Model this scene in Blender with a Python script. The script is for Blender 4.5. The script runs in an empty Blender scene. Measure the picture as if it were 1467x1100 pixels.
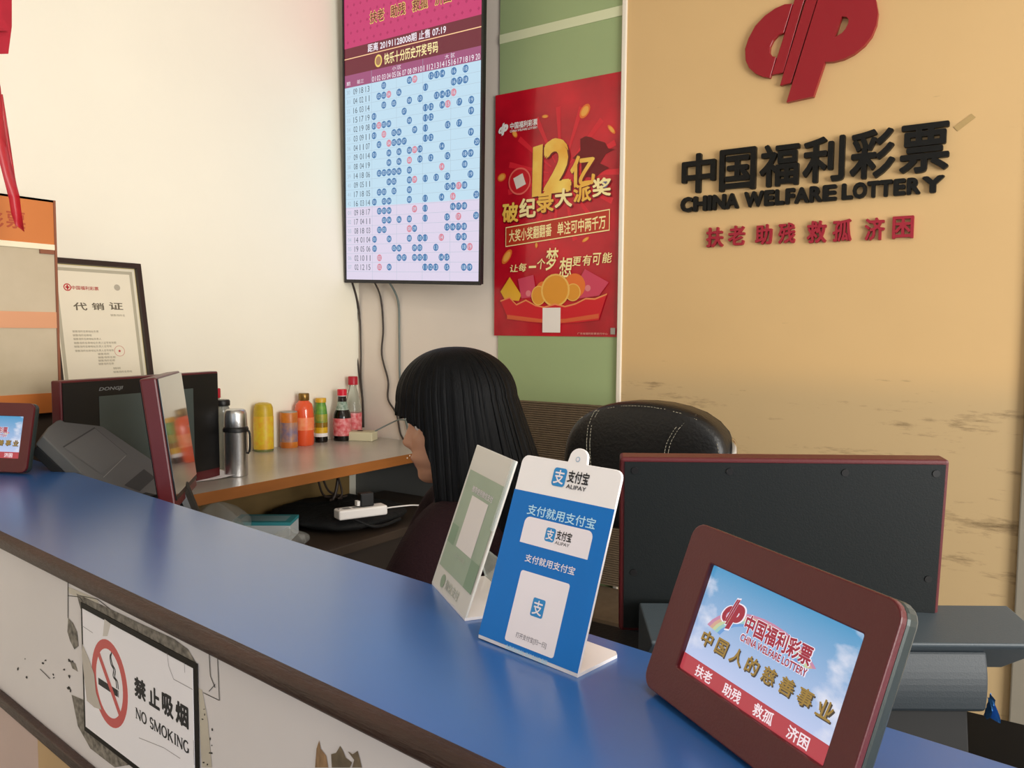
import bpy, math, random
import numpy as np
from mathutils import Matrix, Vector
random.seed(7); rng = np.random.default_rng(7)
SC = bpy.context.scene; COL = SC.collection
R_ = math.radians

# ------------------------------------------------------------------ camera
FPX = 1135.0; CX, CY = 733.5, 550.0
EYE = Vector((0, 0, 1.34))
YAW, PITCH, ROLL = R_(33.773), R_(3.838), R_(0.445)
_F = Vector((-math.sin(YAW)*math.cos(PITCH), math.cos(YAW)*math.cos(PITCH), -math.sin(PITCH)))
_R0 = Vector((math.cos(YAW), math.sin(YAW), 0)); _U0 = _R0.cross(_F)
CR = math.cos(ROLL)*_R0 + math.sin(ROLL)*_U0
CU = -math.sin(ROLL)*_R0 + math.cos(ROLL)*_U0
CF = _F
cam = bpy.data.cameras.new('camera'); camo = bpy.data.objects.new('camera', cam); COL.objects.link(camo)
cam.sensor_fit = 'HORIZONTAL'; cam.sensor_width = 36; cam.lens = 36*FPX/1467; cam.clip_start = 0.02
camo.matrix_world = Matrix(((CR.x, CU.x, -CF.x, EYE.x), (CR.y, CU.y, -CF.y, EYE.y), (CR.z, CU.z, -CF.z, EYE.z), (0, 0, 0, 1)))
SC.camera = camo

# ------------------------------------------------------------------ world, daylight, exposure
w = bpy.data.worlds.new('world'); SC.world = w; w.use_nodes = True
w.node_tree.nodes['Background'].inputs[0].default_value = (0.86, 0.93, 1.0, 1)
w.node_tree.nodes['Background'].inputs[1].default_value = 1.05
SC.view_settings.view_transform = 'Standard'; SC.view_settings.look = 'None'
SC.view_settings.exposure = 0.0; SC.view_settings.gamma = 1.0
SC.cycles.use_denoising = True
SC.cycles.max_bounces = 10; SC.cycles.diffuse_bounces = 6; SC.cycles.transparent_max_bounces = 16
def area(name, loc, target, sx, sy, power, col):
    l = bpy.data.lights.new(name, 'AREA'); l.shape = 'RECTANGLE'; l.size = sx; l.size_y = sy; l.energy = power; l.color = col
    o = bpy.data.objects.new(name, l); COL.objects.link(o); o.location = loc
    o.rotation_euler = (Vector(target)-Vector(loc)).to_track_quat('-Z', 'Y').to_euler()
    return o
area('daylight_side_entrance', (3.05, 0.2, 1.45), (-2.5, 0.9, 1.35), 2.0, 2.3, 190, (1.0, 0.97, 0.92))   # open side entrance
area('ceiling_tube_light', (0.3, 0.2, 2.93), (0.3, 0.2, 0), 1.2, 0.15, 10, (1.0, 0.95, 0.88))              # ceiling fluorescent

# ------------------------------------------------------------------ geometry on known planes
def ray(px, py): return CF + CR*((px-CX)/FPX) - CU*((py-CY)/FPX)
def on_z(px, py, z): d = ray(px, py); return EYE + d*((z-EYE.z)/d.z)
def on_y(px, py, y): d = ray(px, py); return EYE + d*((y-EYE.y)/d.y)
def on_x(px, py, x): d = ray(px, py); return EYE + d*((x-EYE.x)/d.x)
def at(px, py, depth): return EYE + ray(px, py)*depth
def loc2(M, px, py):
    n = M.col[2].xyz; o = M.col[3].xyz; d = ray(px, py)
    P = EYE + d*((o-EYE).dot(n)/d.dot(n)) - o
    return (P.dot(M.col[0].xyz), P.dot(M.col[1].xyz))
def frame(o, ex, ey):
    ex = Vector(ex).normalized(); ez = ex.cross(Vector(ey)).normalized(); ey = ez.cross(ex)
    return Matrix(((ex.x, ey.x, ez.x, o[0]), (ex.y, ey.y, ez.y, o[1]), (ex.z, ey.z, ez.z, o[2]), (0, 0, 0, 1)))
def frame_ylr(o, yaw, lean, roll=0):
    """x to the right, y up, z out of the face; degrees."""
    Rz = Matrix.Rotation(R_(yaw), 3, 'Z'); Rx = Matrix.Rotation(R_(lean), 3, 'X'); Ry = Matrix.Rotation(R_(roll), 3, 'Y')
    m = Rz @ Rx @ Ry
    return frame(o, m.col[0], m.col[2])
def T(x, y, z): return Matrix.Translation((x, y, z))

# ------------------------------------------------------------------ materials
def lin(c):
    if isinstance(c, str): c = [int(c[i:i+2], 16)/255 for i in (0, 2, 4)]
    return tuple(x/12.92 if x <= 0.04045 else ((x+0.055)/1.055)**2.4 for x in c)
MATS = {}
def mat(name, col, rough=0.5, metal=0.0, noise=None, bump=None, emit=0, trans=0.0, alpha=1.0, spec=0.5, coat=0.0, ior=1.45, coat_r=0.08, stretch=(1, 1, 1), col2=None):
    if name in MATS: return MATS[name]
    m = bpy.data.materials.new(name); m.use_nodes = True; nt = m.node_tree; b = nt.nodes['Principled BSDF']
    c = (*lin(col), 1)
    b.inputs['Base Color'].default_value = c; b.inputs['Roughness'].default_value = rough; b.inputs['Metallic'].default_value = metal
    b.inputs['Transmission Weight'].default_value = trans; b.inputs['Alpha'].default_value = alpha; b.inputs['Specular IOR Level'].default_value = spec
    b.inputs['Coat Weight'].default_value = coat; b.inputs['IOR'].default_value = ior; b.inputs['Coat Roughness'].default_value = coat_r
    if emit:
        b.inputs['Emission Color'].default_value = c; b.inputs['Emission Strength'].default_value = emit
        b.inputs['Base Color'].default_value = (0.01, 0.01, 0.01, 1)
    if noise or bump:
        tc = nt.nodes.new('ShaderNodeTexCoord'); mp = nt.nodes.new('ShaderNodeMapping'); mp.inputs['Scale'].default_value = stretch
        nt.links.new(tc.outputs['Object'], mp.inputs['Vector'])
    if noise:
        n = nt.nodes.new('ShaderNodeTexNoise'); n.inputs['Scale'].default_value = noise[0]; n.inputs['Detail'].default_value = 6
        nt.links.new(mp.outputs[0], n.inputs['Vector'])
        r = nt.nodes.new('ShaderNodeMapRange'); r.inputs['From Min'].default_value = 0.3; r.inputs['From Max'].default_value = 0.7
        nt.links.new(n.outputs['Fac'], r.inputs['Value'])
        mx = nt.nodes.new('ShaderNodeMix'); mx.data_type = 'RGBA'
        mx.inputs['A'].default_value = c
        mx.inputs['B'].default_value = (*lin(col2), 1) if col2 else tuple([x*(1-noise[1]) for x in c[:3]]+[1])
        nt.links.new(r.outputs[0], mx.inputs['Factor'])
        nt.links.new(mx.outputs['Result'], b.inputs['Emission Color' if emit else 'Base Color'])
    if bump:
        n2 = nt.nodes.new('ShaderNodeTexNoise'); n2.inputs['Scale'].default_value = bump[0]; n2.inputs['Detail'].default_value = 4
        nt.links.new(mp.outputs[0], n2.inputs['Vector'])
        bp = nt.nodes.new('ShaderNodeBump'); bp.inputs['Strength'].default_value = bump[1]; bp.inputs['Distance'].default_value = 0.01
        nt.links.new(n2.outputs['Fac'], bp.inputs['Height']); nt.links.new(bp.outputs[0], b.inputs['Normal'])
    MATS[name] = m
    return m

# ------------------------------------------------------------------ mesh building
_tc = {}
def text_mesh(body, bold=0.0, extrude=0.0, shear=0.0):
    k = (body, bold, extrude, shear)
    if k not in _tc:
        c = bpy.data.curves.new('t', 'FONT'); c.body = body; c.extrude = extrude; c.shear = shear; c.resolution_u = 3
        o = bpy.data.objects.new('t', c); m = o.to_mesh()
        v = np.array([x.co[:] for x in m.vertices]) if len(m.vertices) else np.zeros((1, 3))
        f = [tuple(p.vertices) for p in m.polygons]
        o.to_mesh_clear(); bpy.data.objects.remove(o); bpy.data.curves.remove(c)
        if bold:                      # heavier strokes: the same glyphs, nudged round a small circle
            n_ = 8; v0, f0 = v, f; vs, f = [v0], list(f0)
            for k_ in range(n_):
                a_ = 2*math.pi*k_/n_; vs.append(v0+np.array([bold*math.cos(a_), bold*math.sin(a_), 0])); f += [tuple(q+len(v0)*(k_+1) for q in p) for p in f0]
            lay = np.repeat(np.arange(n_+1), len(v0)); v = np.concatenate(vs)
        else: lay = np.zeros(len(v), int)
        mn, mx = v.min(0), v.max(0); s = np.maximum(mx-mn, 1e-6)
        v[:, :2] = (v[:, :2]-mn[:2])/s[:2]
        _tc[k] = (v, f, lay)
    return _tc[k]

class MB:
    def __init__(s): s.v = []; s.f = []; s.m = []; s.mats = []
    def mi(s, m):
        if m not in s.mats: s.mats.append(m)
        return s.mats.index(m)
    def add(s, vs, fs, m, M=None):
        b = len(s.v); i = s.mi(m)
        for v in vs:
            v = Vector(v); s.v.append(tuple(M @ v) if M is not None else tuple(v))
        for f in fs: s.f.append(tuple(b+k for k in f)); s.m.append(i)
        return s
    def poly(s, pts, m, M=None): return s.add(pts, [tuple(range(len(pts)))], m, M)
    def flat(s, pts, z, m, M=None): return s.poly([(p[0], p[1], z) for p in pts], m, M)
    def rect(s, u0, v0, u1, v1, z, m, M=None): return s.flat([(u0, v0), (u1, v0), (u1, v1), (u0, v1)], z, m, M)
    def box(s, x0, x1, y0, y1, z0, z1, m, M=None):
        vs = [(x, y, z) for z in (z0, z1) for y in (y0, y1) for x in (x0, x1)]
        return s.add(vs, [(0, 2, 3, 1), (4, 5, 7, 6), (0, 1, 5, 4), (2, 6, 7, 3), (0, 4, 6, 2), (1, 3, 7, 5)], m, M)
    def prism(s, pts, z0, z1, m, M=None):
        a = sum(pts[i][0]*pts[(i+1) % len(pts)][1]-pts[(i+1) % len(pts)][0]*pts[i][1] for i in range(len(pts)))
        if a < 0: pts = pts[::-1]
        n = len(pts); vs = [(p[0], p[1], z0) for p in pts]+[(p[0], p[1], z1) for p in pts]
        fs = [tuple(range(n-1, -1, -1)), tuple(range(n, 2*n))]+[(i, (i+1) % n, n+(i+1) % n, n+i) for i in range(n)]
        return s.add(vs, fs, m, M)
    def ring(s, outer, inner, z0, z1, m, M=None):
        n = len(outer); L = [(outer, z0), (outer, z1), (inner, z1), (inner, z0)]
        vs = [(p[0], p[1], z) for l, z in L for p in l]; fs = []
        for a in range(4):
            b = (a+1) % 4
            fs += [(a*n+i, a*n+(i+1) % n, b*n+(i+1) % n, b*n+i) for i in range(n)]
        return s.add(vs, fs, m, M)
    def lathe(s, prof, m, seg=28, M=None, caps=True):
        """prof: (r, z) list; m one material or a list per band."""
        n = len(prof)
        vs = [(r*math.cos(2*math.pi*k/seg), r*math.sin(2*math.pi*k/seg), z) for r, z in prof for k in range(seg)]
        for i in range(n-1):
            mm = m[i] if isinstance(m, list) else m
            s.add([], [], mm)
        b = len(s.v)
        for v in vs: v = Vector(v); s.v.append(tuple(M @ v) if M is not None else tuple(v))
        for i in range(n-1):
            mm = s.mi(m[i] if isinstance(m, list) else m)
            for k in range(seg):
                s.f.append((b+i*seg+k, b+i*seg+(k+1) % seg, b+(i+1)*seg+(k+1) % seg, b+(i+1)*seg+k)); s.m.append(mm)
        if caps:
            s.f.append(tuple(b+k for k in range(seg-1, -1, -1))); s.m.append(s.mi(m[0] if isinstance(m, list) else m))
            s.f.append(tuple(b+(n-1)*seg+k for k in range(seg))); s.m.append(s.mi(m[-1] if isinstance(m, list) else m))
        return s
    def tube(s, path, r, m, seg=8, M=None):
        P = [Vector(p) for p in path]; n = len(P); vs = []; up = Vector((0.13, 0.21, 0.97))
        for i, p in enumerate(P):
            t = (P[min(i+1, n-1)]-P[max(i-1, 0)]).normalized()
            a = t.cross(up if abs(t.dot(up)) < 0.95 else Vector((1, 0, 0))).normalized(); b2 = t.cross(a)
            rr = r[i] if isinstance(r, (list, tuple)) else r
            vs += [p+(a*math.cos(2*math.pi*k/seg)+b2*math.sin(2*math.pi*k/seg))*rr for k in range(seg)]
        fs = [(i*seg+k, i*seg+(k+1) % seg, (i+1)*seg+(k+1) % seg, (i+1)*seg+k) for i in range(n-1) for k in range(seg)]
        fs += [tuple(range(seg-1, -1, -1)), tuple((n-1)*seg+k for k in range(seg))]
        return s.add(vs, fs, m, M)
    def grid(s, fn, nu, nv, m, closed_u=False, M=None):
        vs = [fn(i/(nu if closed_u else nu-1), j/(nv-1)) for j in range(nv) for i in range(nu)]
        fs = [(j*nu+i, j*nu+(i+1) % nu, (j+1)*nu+(i+1) % nu, (j+1)*nu+i) for j in range(nv-1) for i in range(nu if closed_u else nu-1)]
        return s.add(vs, fs, m, M)
    def text(s, body, u0, v0, u1, v1, z, m, bold=0.0, shear=0.0, slope=0.0, M=None, extrude=0.0):
        """text fitted to the box (u0,v0)-(u1,v1); slope raises the far end by slope metres."""
        v, f, lay = text_mesh(body, bold, 0.1 if extrude else 0.0, shear)
        ex = extrude/0.2
        vs = [(u0+(u1-u0)*a, v0+(v1-v0)*b+slope*a, (z+(c+0.1)*ex if extrude else z)+1.2e-5*k) for (a, b, c), k in zip(v, lay)]
        return s.add(vs, f, m, M)
    def build(s, name, parent=None, matrix=None, smooth=False, bevel=0, seg=2, angle=35):
        me = bpy.data.meshes.new(name); me.from_pydata(s.v, [], s.f); me.update()
        for m in s.mats: me.materials.append(m)
        me.polygons.foreach_set('material_index', s.m)
        if smooth is True: me.polygons.foreach_set('use_smooth', [True]*len(s.f))
        o = bpy.data.objects.new(name, me); COL.objects.link(o)
        if parent is not None: o.parent = parent
        if matrix is not None: o.matrix_local = matrix
        if bevel:
            b = o.modifiers.new('bevel', 'BEVEL'); b.width = bevel; b.segments = seg; b.limit_method = 'ANGLE'; b.angle_limit = R_(angle)
        if smooth == 'auto':
            me.polygons.foreach_set('use_smooth', [True]*len(s.f))
            try: me.set_sharp_from_angle(angle=R_(40))
            except Exception: pass
        return o
def tag(o, label=None, cat=None, group=None, kind=None):
    if label: o['label'] = label
    if cat: o['category'] = cat
    if group: o['group'] = group
    if kind: o['kind'] = kind
    return o
def thing(name, label, cat, M=None, group=None):
    o = bpy.data.objects.new(name, None); COL.objects.link(o); o.empty_display_size = 0.05
    if M is not None: o.matrix_world = M
    return tag(o, label, cat, group)
def struct(name, mb, **k): return tag(mb.build(name, **k), kind='structure')
def rrect(u0, v0, u1, v1, r, n=5):
    out = []
    for cx, cy, a0 in ((u1-r, v0+r, -90), (u1-r, v1-r, 0), (u0+r, v1-r, 90), (u0+r, v0+r, 180)):
        for k in range(n+1): a = R_(a0+90*k/n); out.append((cx+r*math.cos(a), cy+r*math.sin(a)))
    return out
def circ(cx, cy, r, n=20, ry=None): return [(cx+r*math.cos(2*math.pi*k/n), cy+(ry or r)*math.sin(2*math.pi*k/n)) for k in range(n)]
def jag(cx, cy, rx, ry, n=22, amp=0.35):
    ph = rng.uniform(0, 6.3, 4)
    return [(cx+rx*math.cos(a)*(1+amp*(rng.random()-0.5)*1.6+0.2*math.sin(3*a+ph[0])), cy+ry*math.sin(a)*(1+amp*(rng.random()-0.5)*1.6+0.2*math.sin(2*a+ph[1]))) for a in [2*math.pi*k/n for k in range(n)]]
def spline(pts, n=8):
    P = [Vector(p) for p in pts]; out = []
    for i in range(len(P)-1):
        a, b, c, d = P[max(i-1, 0)], P[i], P[i+1], P[min(i+2, len(P)-1)]
        for k in range(n):
            t = k/n; out.append(0.5*((2*b)+(c-a)*t+(2*a-5*b+4*c-d)*t*t+(3*b-a-3*c+d)*t**3))
    out.append(P[-1]); return out

# emblem outlines (unit: 1/1467 steps of a drawing board, y downward)
EMB_C = [(515, 50), (440, 55), (350, 95), (250, 165), (160, 260), (95, 380), (62, 480), (68, 590), (100, 660), (160, 715), (230, 745), (300, 757), (358, 558), (322, 550), (298, 518), (302, 460), (330, 400), (375, 350), (430, 328)]
EMB_A = [(632, -285), (735, -300), (610, 60), (425, 705), (312, 727), (440, 330), (530, 20)]
EMB_B = [(742, -302), (862, -330), (755, 0), (500, 805), (395, 830), (432, 700), (628, 60)]
EMB_P = [(812, -150), (985, -155), (1100, -145), (1200, -110), (1270, -60), (1310, 20), (1330, 140), (1315, 250), (1270, 360), (1200, 450), (1100, 530), (1000, 580), (900, 605), (825, 607), (715, 935), (460, 990), (765, 0)]
EMB_H = [(985, 175), (1030, 180), (1050, 205), (1048, 240), (1020, 295), (985, 335), (920, 372)]
def keyhole(outer, hole, k=None):
    best = min(((i, j) for i in range(len(outer)) for j in range(len(hole))), key=lambda q: (outer[q[0]][0]-hole[q[1]][0])**2+(outer[q[0]][1]-hole[q[1]][1])**2)
    i, j = best
    A = sum(outer[k][0]*outer[(k+1) % len(outer)][1]-outer[(k+1) % len(outer)][0]*outer[k][1] for k in range(len(outer)))
    B = sum(hole[k][0]*hole[(k+1) % len(hole)][1]-hole[(k+1) % len(hole)][0]*hole[k][1] for k in range(len(hole)))
    h = hole[j:]+hole[:j]
    if A*B > 0: h = [h[0]]+h[:0:-1]
    return outer[:i+1]+h+[h[0]]+outer[i:]
def emblem(mb, u0, v0, u1, v1, z, m, grow=0):
    mp = lambda q: (u0+(u1-u0)*(q[0]-60)/1270, v1-(v1-v0)*(q[1]+330)/1320)
    for sh in (EMB_C, EMB_A, EMB_B): mb.flat([mp(q) for q in sh], z, m)
    mb.flat([mp(q) for q in keyhole(EMB_P, EMB_H)], z, m)

# ------------------------------------------------------------------ palette
M_leftwall = mat('white_plaster', 'f7f1de', 0.75, noise=(1.6, 0.05), bump=(40, 0.05))
M_backwall = mat('beige_plaster', 'e8dccf', 0.75, noise=(2.2, 0.08), bump=(40, 0.05))
M_green = mat('green_board', '9cad7c', 0.6, noise=(2.0, 0.08))
M_greenstrip = mat('pale_green_strip', 'd3d6b0', 0.6)
M_white_trim = mat('cream_trim', 'e6dccb', 0.6)
M_blue = mat('blue_laminate', '2f62a6', 0.28, noise=(3, 0.10), spec=0.65, coat=0.6, coat_r=0.22)
M_brown = mat('dark_brown_wood', '40271f', 0.5, noise=(8, 0.45), stretch=(1, 6, 6), bump=(60, 0.3))
M_panel = mat('cream_laminate', 'dfd8d8', 0.5, noise=(3, 0.08))
M_maroon = mat('maroon_plastic', '561a1e', 0.36, noise=(30, 0.06), bump=(400, 0.05))
M_darkplastic = mat('charcoal_plastic', '0f1415', 0.55, spec=0.3, bump=(500, 0.06))
M_grey = mat('grey_plastic', '40494f', 0.45, bump=(500, 0.06))
M_grey2 = mat('warm_grey_plastic', '555553', 0.5, bump=(500, 0.06))
M_black = mat('black_plastic', '0e0e0f', 0.4)
M_softblack = mat('matte_black', '121212', 0.75)
M_white = mat('white_plastic', 'eeeae6', 0.35)
M_paper = mat('white_paper', 'f3eff4', 0.55)
M_steel = mat('brushed_steel', 'c8c8c8', 0.25, 1.0, bump=(200, 0.05), stretch=(8, 8, 0.3))
M_red = mat('red_print', 'c01824', 0.45)
M_ink = mat('black_ink', '15131a', 0.6)

# tan board: stains in a band around chair-back height
def tan_board():
    m = bpy.data.materials.new('tan_painted_board'); m.use_nodes = True; nt = m.node_tree; b = nt.nodes['Principled BSDF']
    N = nt.nodes.new; L = nt.links.new
    tc = N('ShaderNodeTexCoord'); mp = N('ShaderNodeMapping'); mp.inputs['Scale'].default_value = (1.6, 1, 9)
    L(tc.outputs['Object'], mp.inputs['Vector'])
    n1 = N('ShaderNodeTexNoise'); n1.inputs['Scale'].default_value = 2.6; n1.inputs['Detail'].default_value = 9; n1.inputs['Roughness'].default_value = 0.72
    L(mp.outputs[0], n1.inputs['Vector'])
    sx = N('ShaderNodeSeparateXYZ'); L(tc.outputs['Object'], sx.inputs[0])
    up = N('ShaderNodeMapRange'); up.interpolation_type = 'SMOOTHSTEP'
    up.inputs['From Min'].default_value = 1.27; up.inputs['From Max'].default_value = 1.12; up.inputs['To Max'].default_value = 0.12
    L(sx.outputs['Z'], up.inputs['Value'])
    add = N('ShaderNodeMath'); add.operation = 'ADD'; L(n1.outputs['Fac'], add.inputs[0]); L(up.outputs[0], add.inputs[1])
    r = N('ShaderNodeMapRange'); r.inputs['From Min'].default_value = 0.675; r.inputs['From Max'].default_value = 0.83; L(add.outputs[0], r.inputs['Value'])
    n2 = N('ShaderNodeTexNoise'); n2.inputs['Scale'].default_value = 1.8; n2.inputs['Detail'].default_value = 4; L(tc.outputs['Object'], n2.inputs['Vector'])
    m0 = N('ShaderNodeMix'); m0.data_type = 'RGBA'; L(n2.outputs['Fac'], m0.inputs['Factor'])
    m0.inputs['A'].default_value = (*lin('d8b47e'), 1); m0.inputs['B'].default_value = (*lin('c9a672'), 1)
    m1 = N('ShaderNodeMix'); m1.data_type = 'RGBA'; L(up.outputs[0], m1.inputs['Factor']); L(m0.outputs['Result'], m1.inputs['A']); m1.inputs['B'].default_value = (*lin('ae9a76'), 1)
    mult = N('ShaderNodeMath'); mult.operation = 'MULTIPLY'; mult.inputs[1].default_value = 5.0; L(up.outputs[0], mult.inputs[0]); 
    cl = N('ShaderNodeClamp'); L(mult.outputs[0], cl.inputs[0]); L(cl.outputs[0], m1.inputs['Factor'])
    m2 = N('ShaderNodeMix'); m2.data_type = 'RGBA'; L(r.outputs[0], m2.inputs['Factor']); L(m1.outputs['Result'], m2.inputs['A']); m2.inputs['B'].default_value = (*lin('6f5a3a'), 1)
    L(m2.outputs['Result'], b.inputs['Base Color']); b.inputs['Roughness'].default_value = 0.6
    return m
M_tan = tan_board()

# ------------------------------------------------------------------ room shell
XL, YB, H = -2.475, 2.5, 3.0
struct('floor', MB().box(XL-0.1, 3.2, -2.6, YB+0.1, -0.1, 0, mat('floor_tile', '4a4845', 0.5, noise=(4, 0.2))))
struct('ceiling', MB().box(XL-0.1, 3.2, -2.6, YB+0.1, H, H+0.1, mat('ceiling_paint', 'd8d2c8', 0.8, noise=(3, 0.05))))
struct('wall_left', MB().box(XL-0.1, XL, -2.6, YB+0.1, 0, H, M_leftwall))
struct('wall_back', MB().box(XL, 3.2, YB, YB+0.1, 0, H, M_backwall))
xg0 = on_y(716, 300, YB).x; xg1 = on_y(890, 300, YB).x; xg2 = on_y(896.5, 300, YB).x; xt = on_y(1457, 800, YB).x
g = MB().box(xg0, xg1, YB-0.006, YB, 0, H, M_green)
za, zb = on_y(714.7, 52, YB).z, on_y(714.7, 65, YB).z
g.box(xg0, xg1, YB-0.009, YB-0.006, zb, za, M_greenstrip)
struct('trim_1', g)
struct('trim_2', MB().box(xg1, xg2, YB-0.02, YB, 0, H, M_white_trim), bevel=0.003)
struct('trim_3', MB().box(xg2, xt, YB-0.012, YB, 0, H, M_tan))
struct('trim_4', MB().box(xt, xt+0.05, YB-0.03, YB, 0, H, mat('grey_white_trim', '8b8476', 0.6)), bevel=0.004)
struct('wall_front', MB().box(XL, -0.6, -2.7, -2.6, 0, H, M_backwall))
rw = MB(); rw.box(3.2, 3.3, 1.25, YB+0.1, 0, H, M_backwall).box(3.2, 3.3, -2.6, -0.85, 0, H, M_backwall).box(3.2, 3.3, -0.85, 1.25, 2.65, H, M_backwall)
struct('wall_right', rw)

# small marks and tape scraps on the tan board
sc = thing('tape_scrap', 'small strip of old tan tape stuck on the wall beside the last black character', 'tape')
p = [on_y(x, y, YB-0.0125) for x, y in ((1366, 182), (1392, 163), (1398, 168), (1372, 188))]
MB().add([q for q in p]+[q+Vector((0, -0.001, 0)) for q in p], [(0, 1, 2, 3), (7, 6, 5, 4), (0, 4, 5, 1), (1, 5, 6, 2), (2, 6, 7, 3), (3, 7, 4, 0)], mat('old_tape', 'b0935f', 0.5)).build('strip', sc)

# ------------------------------------------------------------------ wall sign: emblem and raised lettering
YS = YB-0.012
M_emb = mat('red_acrylic', '8f0c1c', 0.35, coat=0.2); M_blk = mat('black_acrylic', '0a0a08', 0.45, spec=0.3); M_slog = mat('red_foam', '98182c', 0.5)
F_wall = frame((0, YS, 0), (1, 0, 0), (0, 0, 1))
def wl(px, py): return loc2(F_wall, px, py)
em = thing('wall_emblem', 'large red emblem of slanted letter shapes raised on the tan wall above the black lettering', 'emblem', F_wall)
ez_ = lambda q: wl(1060+q[0]/6.668, q[1]/6.668)
MB().prism([ez_(q) for q in EMB_C], 0.0, 0.015, M_emb).build('curved_letter', em, bevel=0.001, seg=1)
MB().prism([ez_(q) for q in EMB_A], 0.0, 0.014, M_emb).build('slanted_bar', em, bevel=0.001, seg=1)
MB().prism([ez_(q) for q in EMB_B], 0.0, 0.0155, M_emb).build('slanted_bar', em, bevel=0.001, seg=1)
MB().prism([ez_(q) for q in keyhole(EMB_P, EMB_H)], 0.0, 0.018, M_emb).build('bowl_letter', em)
# black characters: boxes (left x, top y, right x, bottom y) read on the wall
def lettering(name, label, cat, items, m, bold, depth, shear=0):
    t = thing(name, label, cat, F_wall)
    for ch, (x0, y0), (x1, y1) in items:      # top-left and bottom-right
        a = wl(x0, y0); b = wl(x1, y1)
        MB().text(ch, a[0], b[1], b[0], a[1], 0.0, m, bold=bold, shear=shear, extrude=depth).build('character', t)
    return t
z6 = lambda x, y: (940+x/2.784, y/2.784)
lettering('raised_lettering', 'row of large black raised Chinese characters below the red emblem', 'lettering',
    [(c, z6(*a), z6(*b)) for c, a, b in (('中', (110, 622), (240, 765)), ('国', (260, 603), (400, 755)), ('福', (420, 585), (572, 738)), ('利', (592, 558), (752, 722)), ('彩', (780, 530), (952, 706)), ('票', (978, 508), (1168, 682)))], M_blk, 0.024, 0.016)
eng = []
x = [100, 150, 193, 222, 275, 332, 355, 440, 484, 525, 575, 623, 672, 724, 745, 792, 842, 896, 945, 995, 1035, 1095, 1158]
wordb = [('C', 103, 150), ('H', 154, 207), ('I', 211, 226), ('N', 231, 281), ('A', 281, 333), ('W', 356, 432), ('E', 436, 474), ('L', 479, 514), ('F', 520, 556), ('A', 556, 612), ('R', 616, 664), ('E', 668, 722), ('L', 744, 786), ('O', 788, 842), ('T', 845, 893), ('T', 893, 944), ('E', 950, 996), ('R', 1001, 1053), ('Y', 1058, 1150)]
wordb = wordb[:17]+[('R', 1003, 1056), ('Y', 1062, 1150)]
for ch, a, b in wordb:
    t_ = (a-103)/(1150-103); top = 790-90*t_; bot = 850-82*t_
    t2 = (b-103)/(1150-103)
    eng.append((ch, z6(a, top), z6(b, 850-82*t2)))
lettering('english_lettering', 'row of small bold black raised English capitals under the black Chinese characters', 'lettering', eng, M_blk, 0.055, 0.014, 0.0)
slog = [('扶', (205, 910), (270, 985)), ('老', (292, 903), (356, 978)), ('助', (400, 898), (464, 974)), ('残', (492, 892), (556, 970)), ('救', (606, 884), (680, 968)), ('孤', (708, 878), (780, 962)), ('济', (836, 872), (912, 957)), ('困', (946, 866), (1027, 950))]
lettering('slogan_lettering', 'row of small red raised Chinese characters, lowest line of the wall lettering', 'lettering', [(c, z6(*a), z6(*b)) for c, a, b in slog], M_slog, 0.026, 0.012)

# ------------------------------------------------------------------ poster
YP = YB-0.0075
F_po = frame((0, YP, 0), (1, 0, 0), (0, 0, 1))
po = thing('wall_poster', 'tall glossy red lottery poster with gold lettering on the green board', 'poster', F_po)
def pl(px, py): return loc2(F_po, px, py)
a = pl(708, 138.4); b = pl(890, 101.2); c = pl(887, 484.5); d = pl(710, 479)
PU0, PU1, PV0, PV1 = (a[0]+d[0])/2, (b[0]+c[0])/2, (c[1]+d[1])/2, (a[1]+b[1])/2
pm = MB(); PW, PH = PU1-PU0, PV1-PV0
pu = lambda q: PU0+PW*q; pv = lambda q: PV1-PH*q        # fractions from the left and from the top
M_pred = mat('poster_red', 'd2142a', 0.25, noise=(5, 0.28), col2='a00e20', coat=0.3)
M_pglow = mat('poster_bright_red', 'd8362c', 0.25, noise=(9, 0.2), coat=0.3); M_gold = mat('poster_gold', 'f2cf62', 0.3, noise=(12, 0.2), col2='e6a63c')
M_gold2 = mat('poster_pale_gold', 'f6e4a2', 0.3); M_porange = mat('poster_orange', 'e0702c', 0.3); M_ppink = mat('poster_rose', 'c8405a', 0.3); M_pdark = mat('poster_dark_red', '6b0a14', 0.3)
pm.box(PU0, PU1, PV0, PV1, 0.0, 0.0008, M_pred)
Z = [0.0009]
def zz(): Z[0] += 0.00006; return Z[0]
P_ = lambda pts: [(pu(x), pv(y)) for x, y in pts]
for ang in range(0, 360, 24):                        # burst rays round the numerals
    a1, a2 = R_(ang), R_(ang+5)
    q = [(0.55+0.10*math.cos(a1), 0.36+0.06*math.sin(a1)), (0.55+0.44*math.cos(a1), 0.36+0.27*math.sin(a1)), (0.55+0.44*math.cos(a2), 0.36+0.27*math.sin(a2)), (0.55+0.10*math.cos(a2), 0.36+0.06*math.sin(a2))]
    pm.flat(P_(q), zz(), mat('poster_ray', 'd42634', 0.25))
pm.flat(P_(jag(0.80, 0.30, 0.13, 0.075, 18, 0.5)), zz(), M_pdark)
pm.flat(P_(jag(0.55, 0.57, 0.12, 0.012, 14, 0.5)), zz(), M_pdark)
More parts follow.
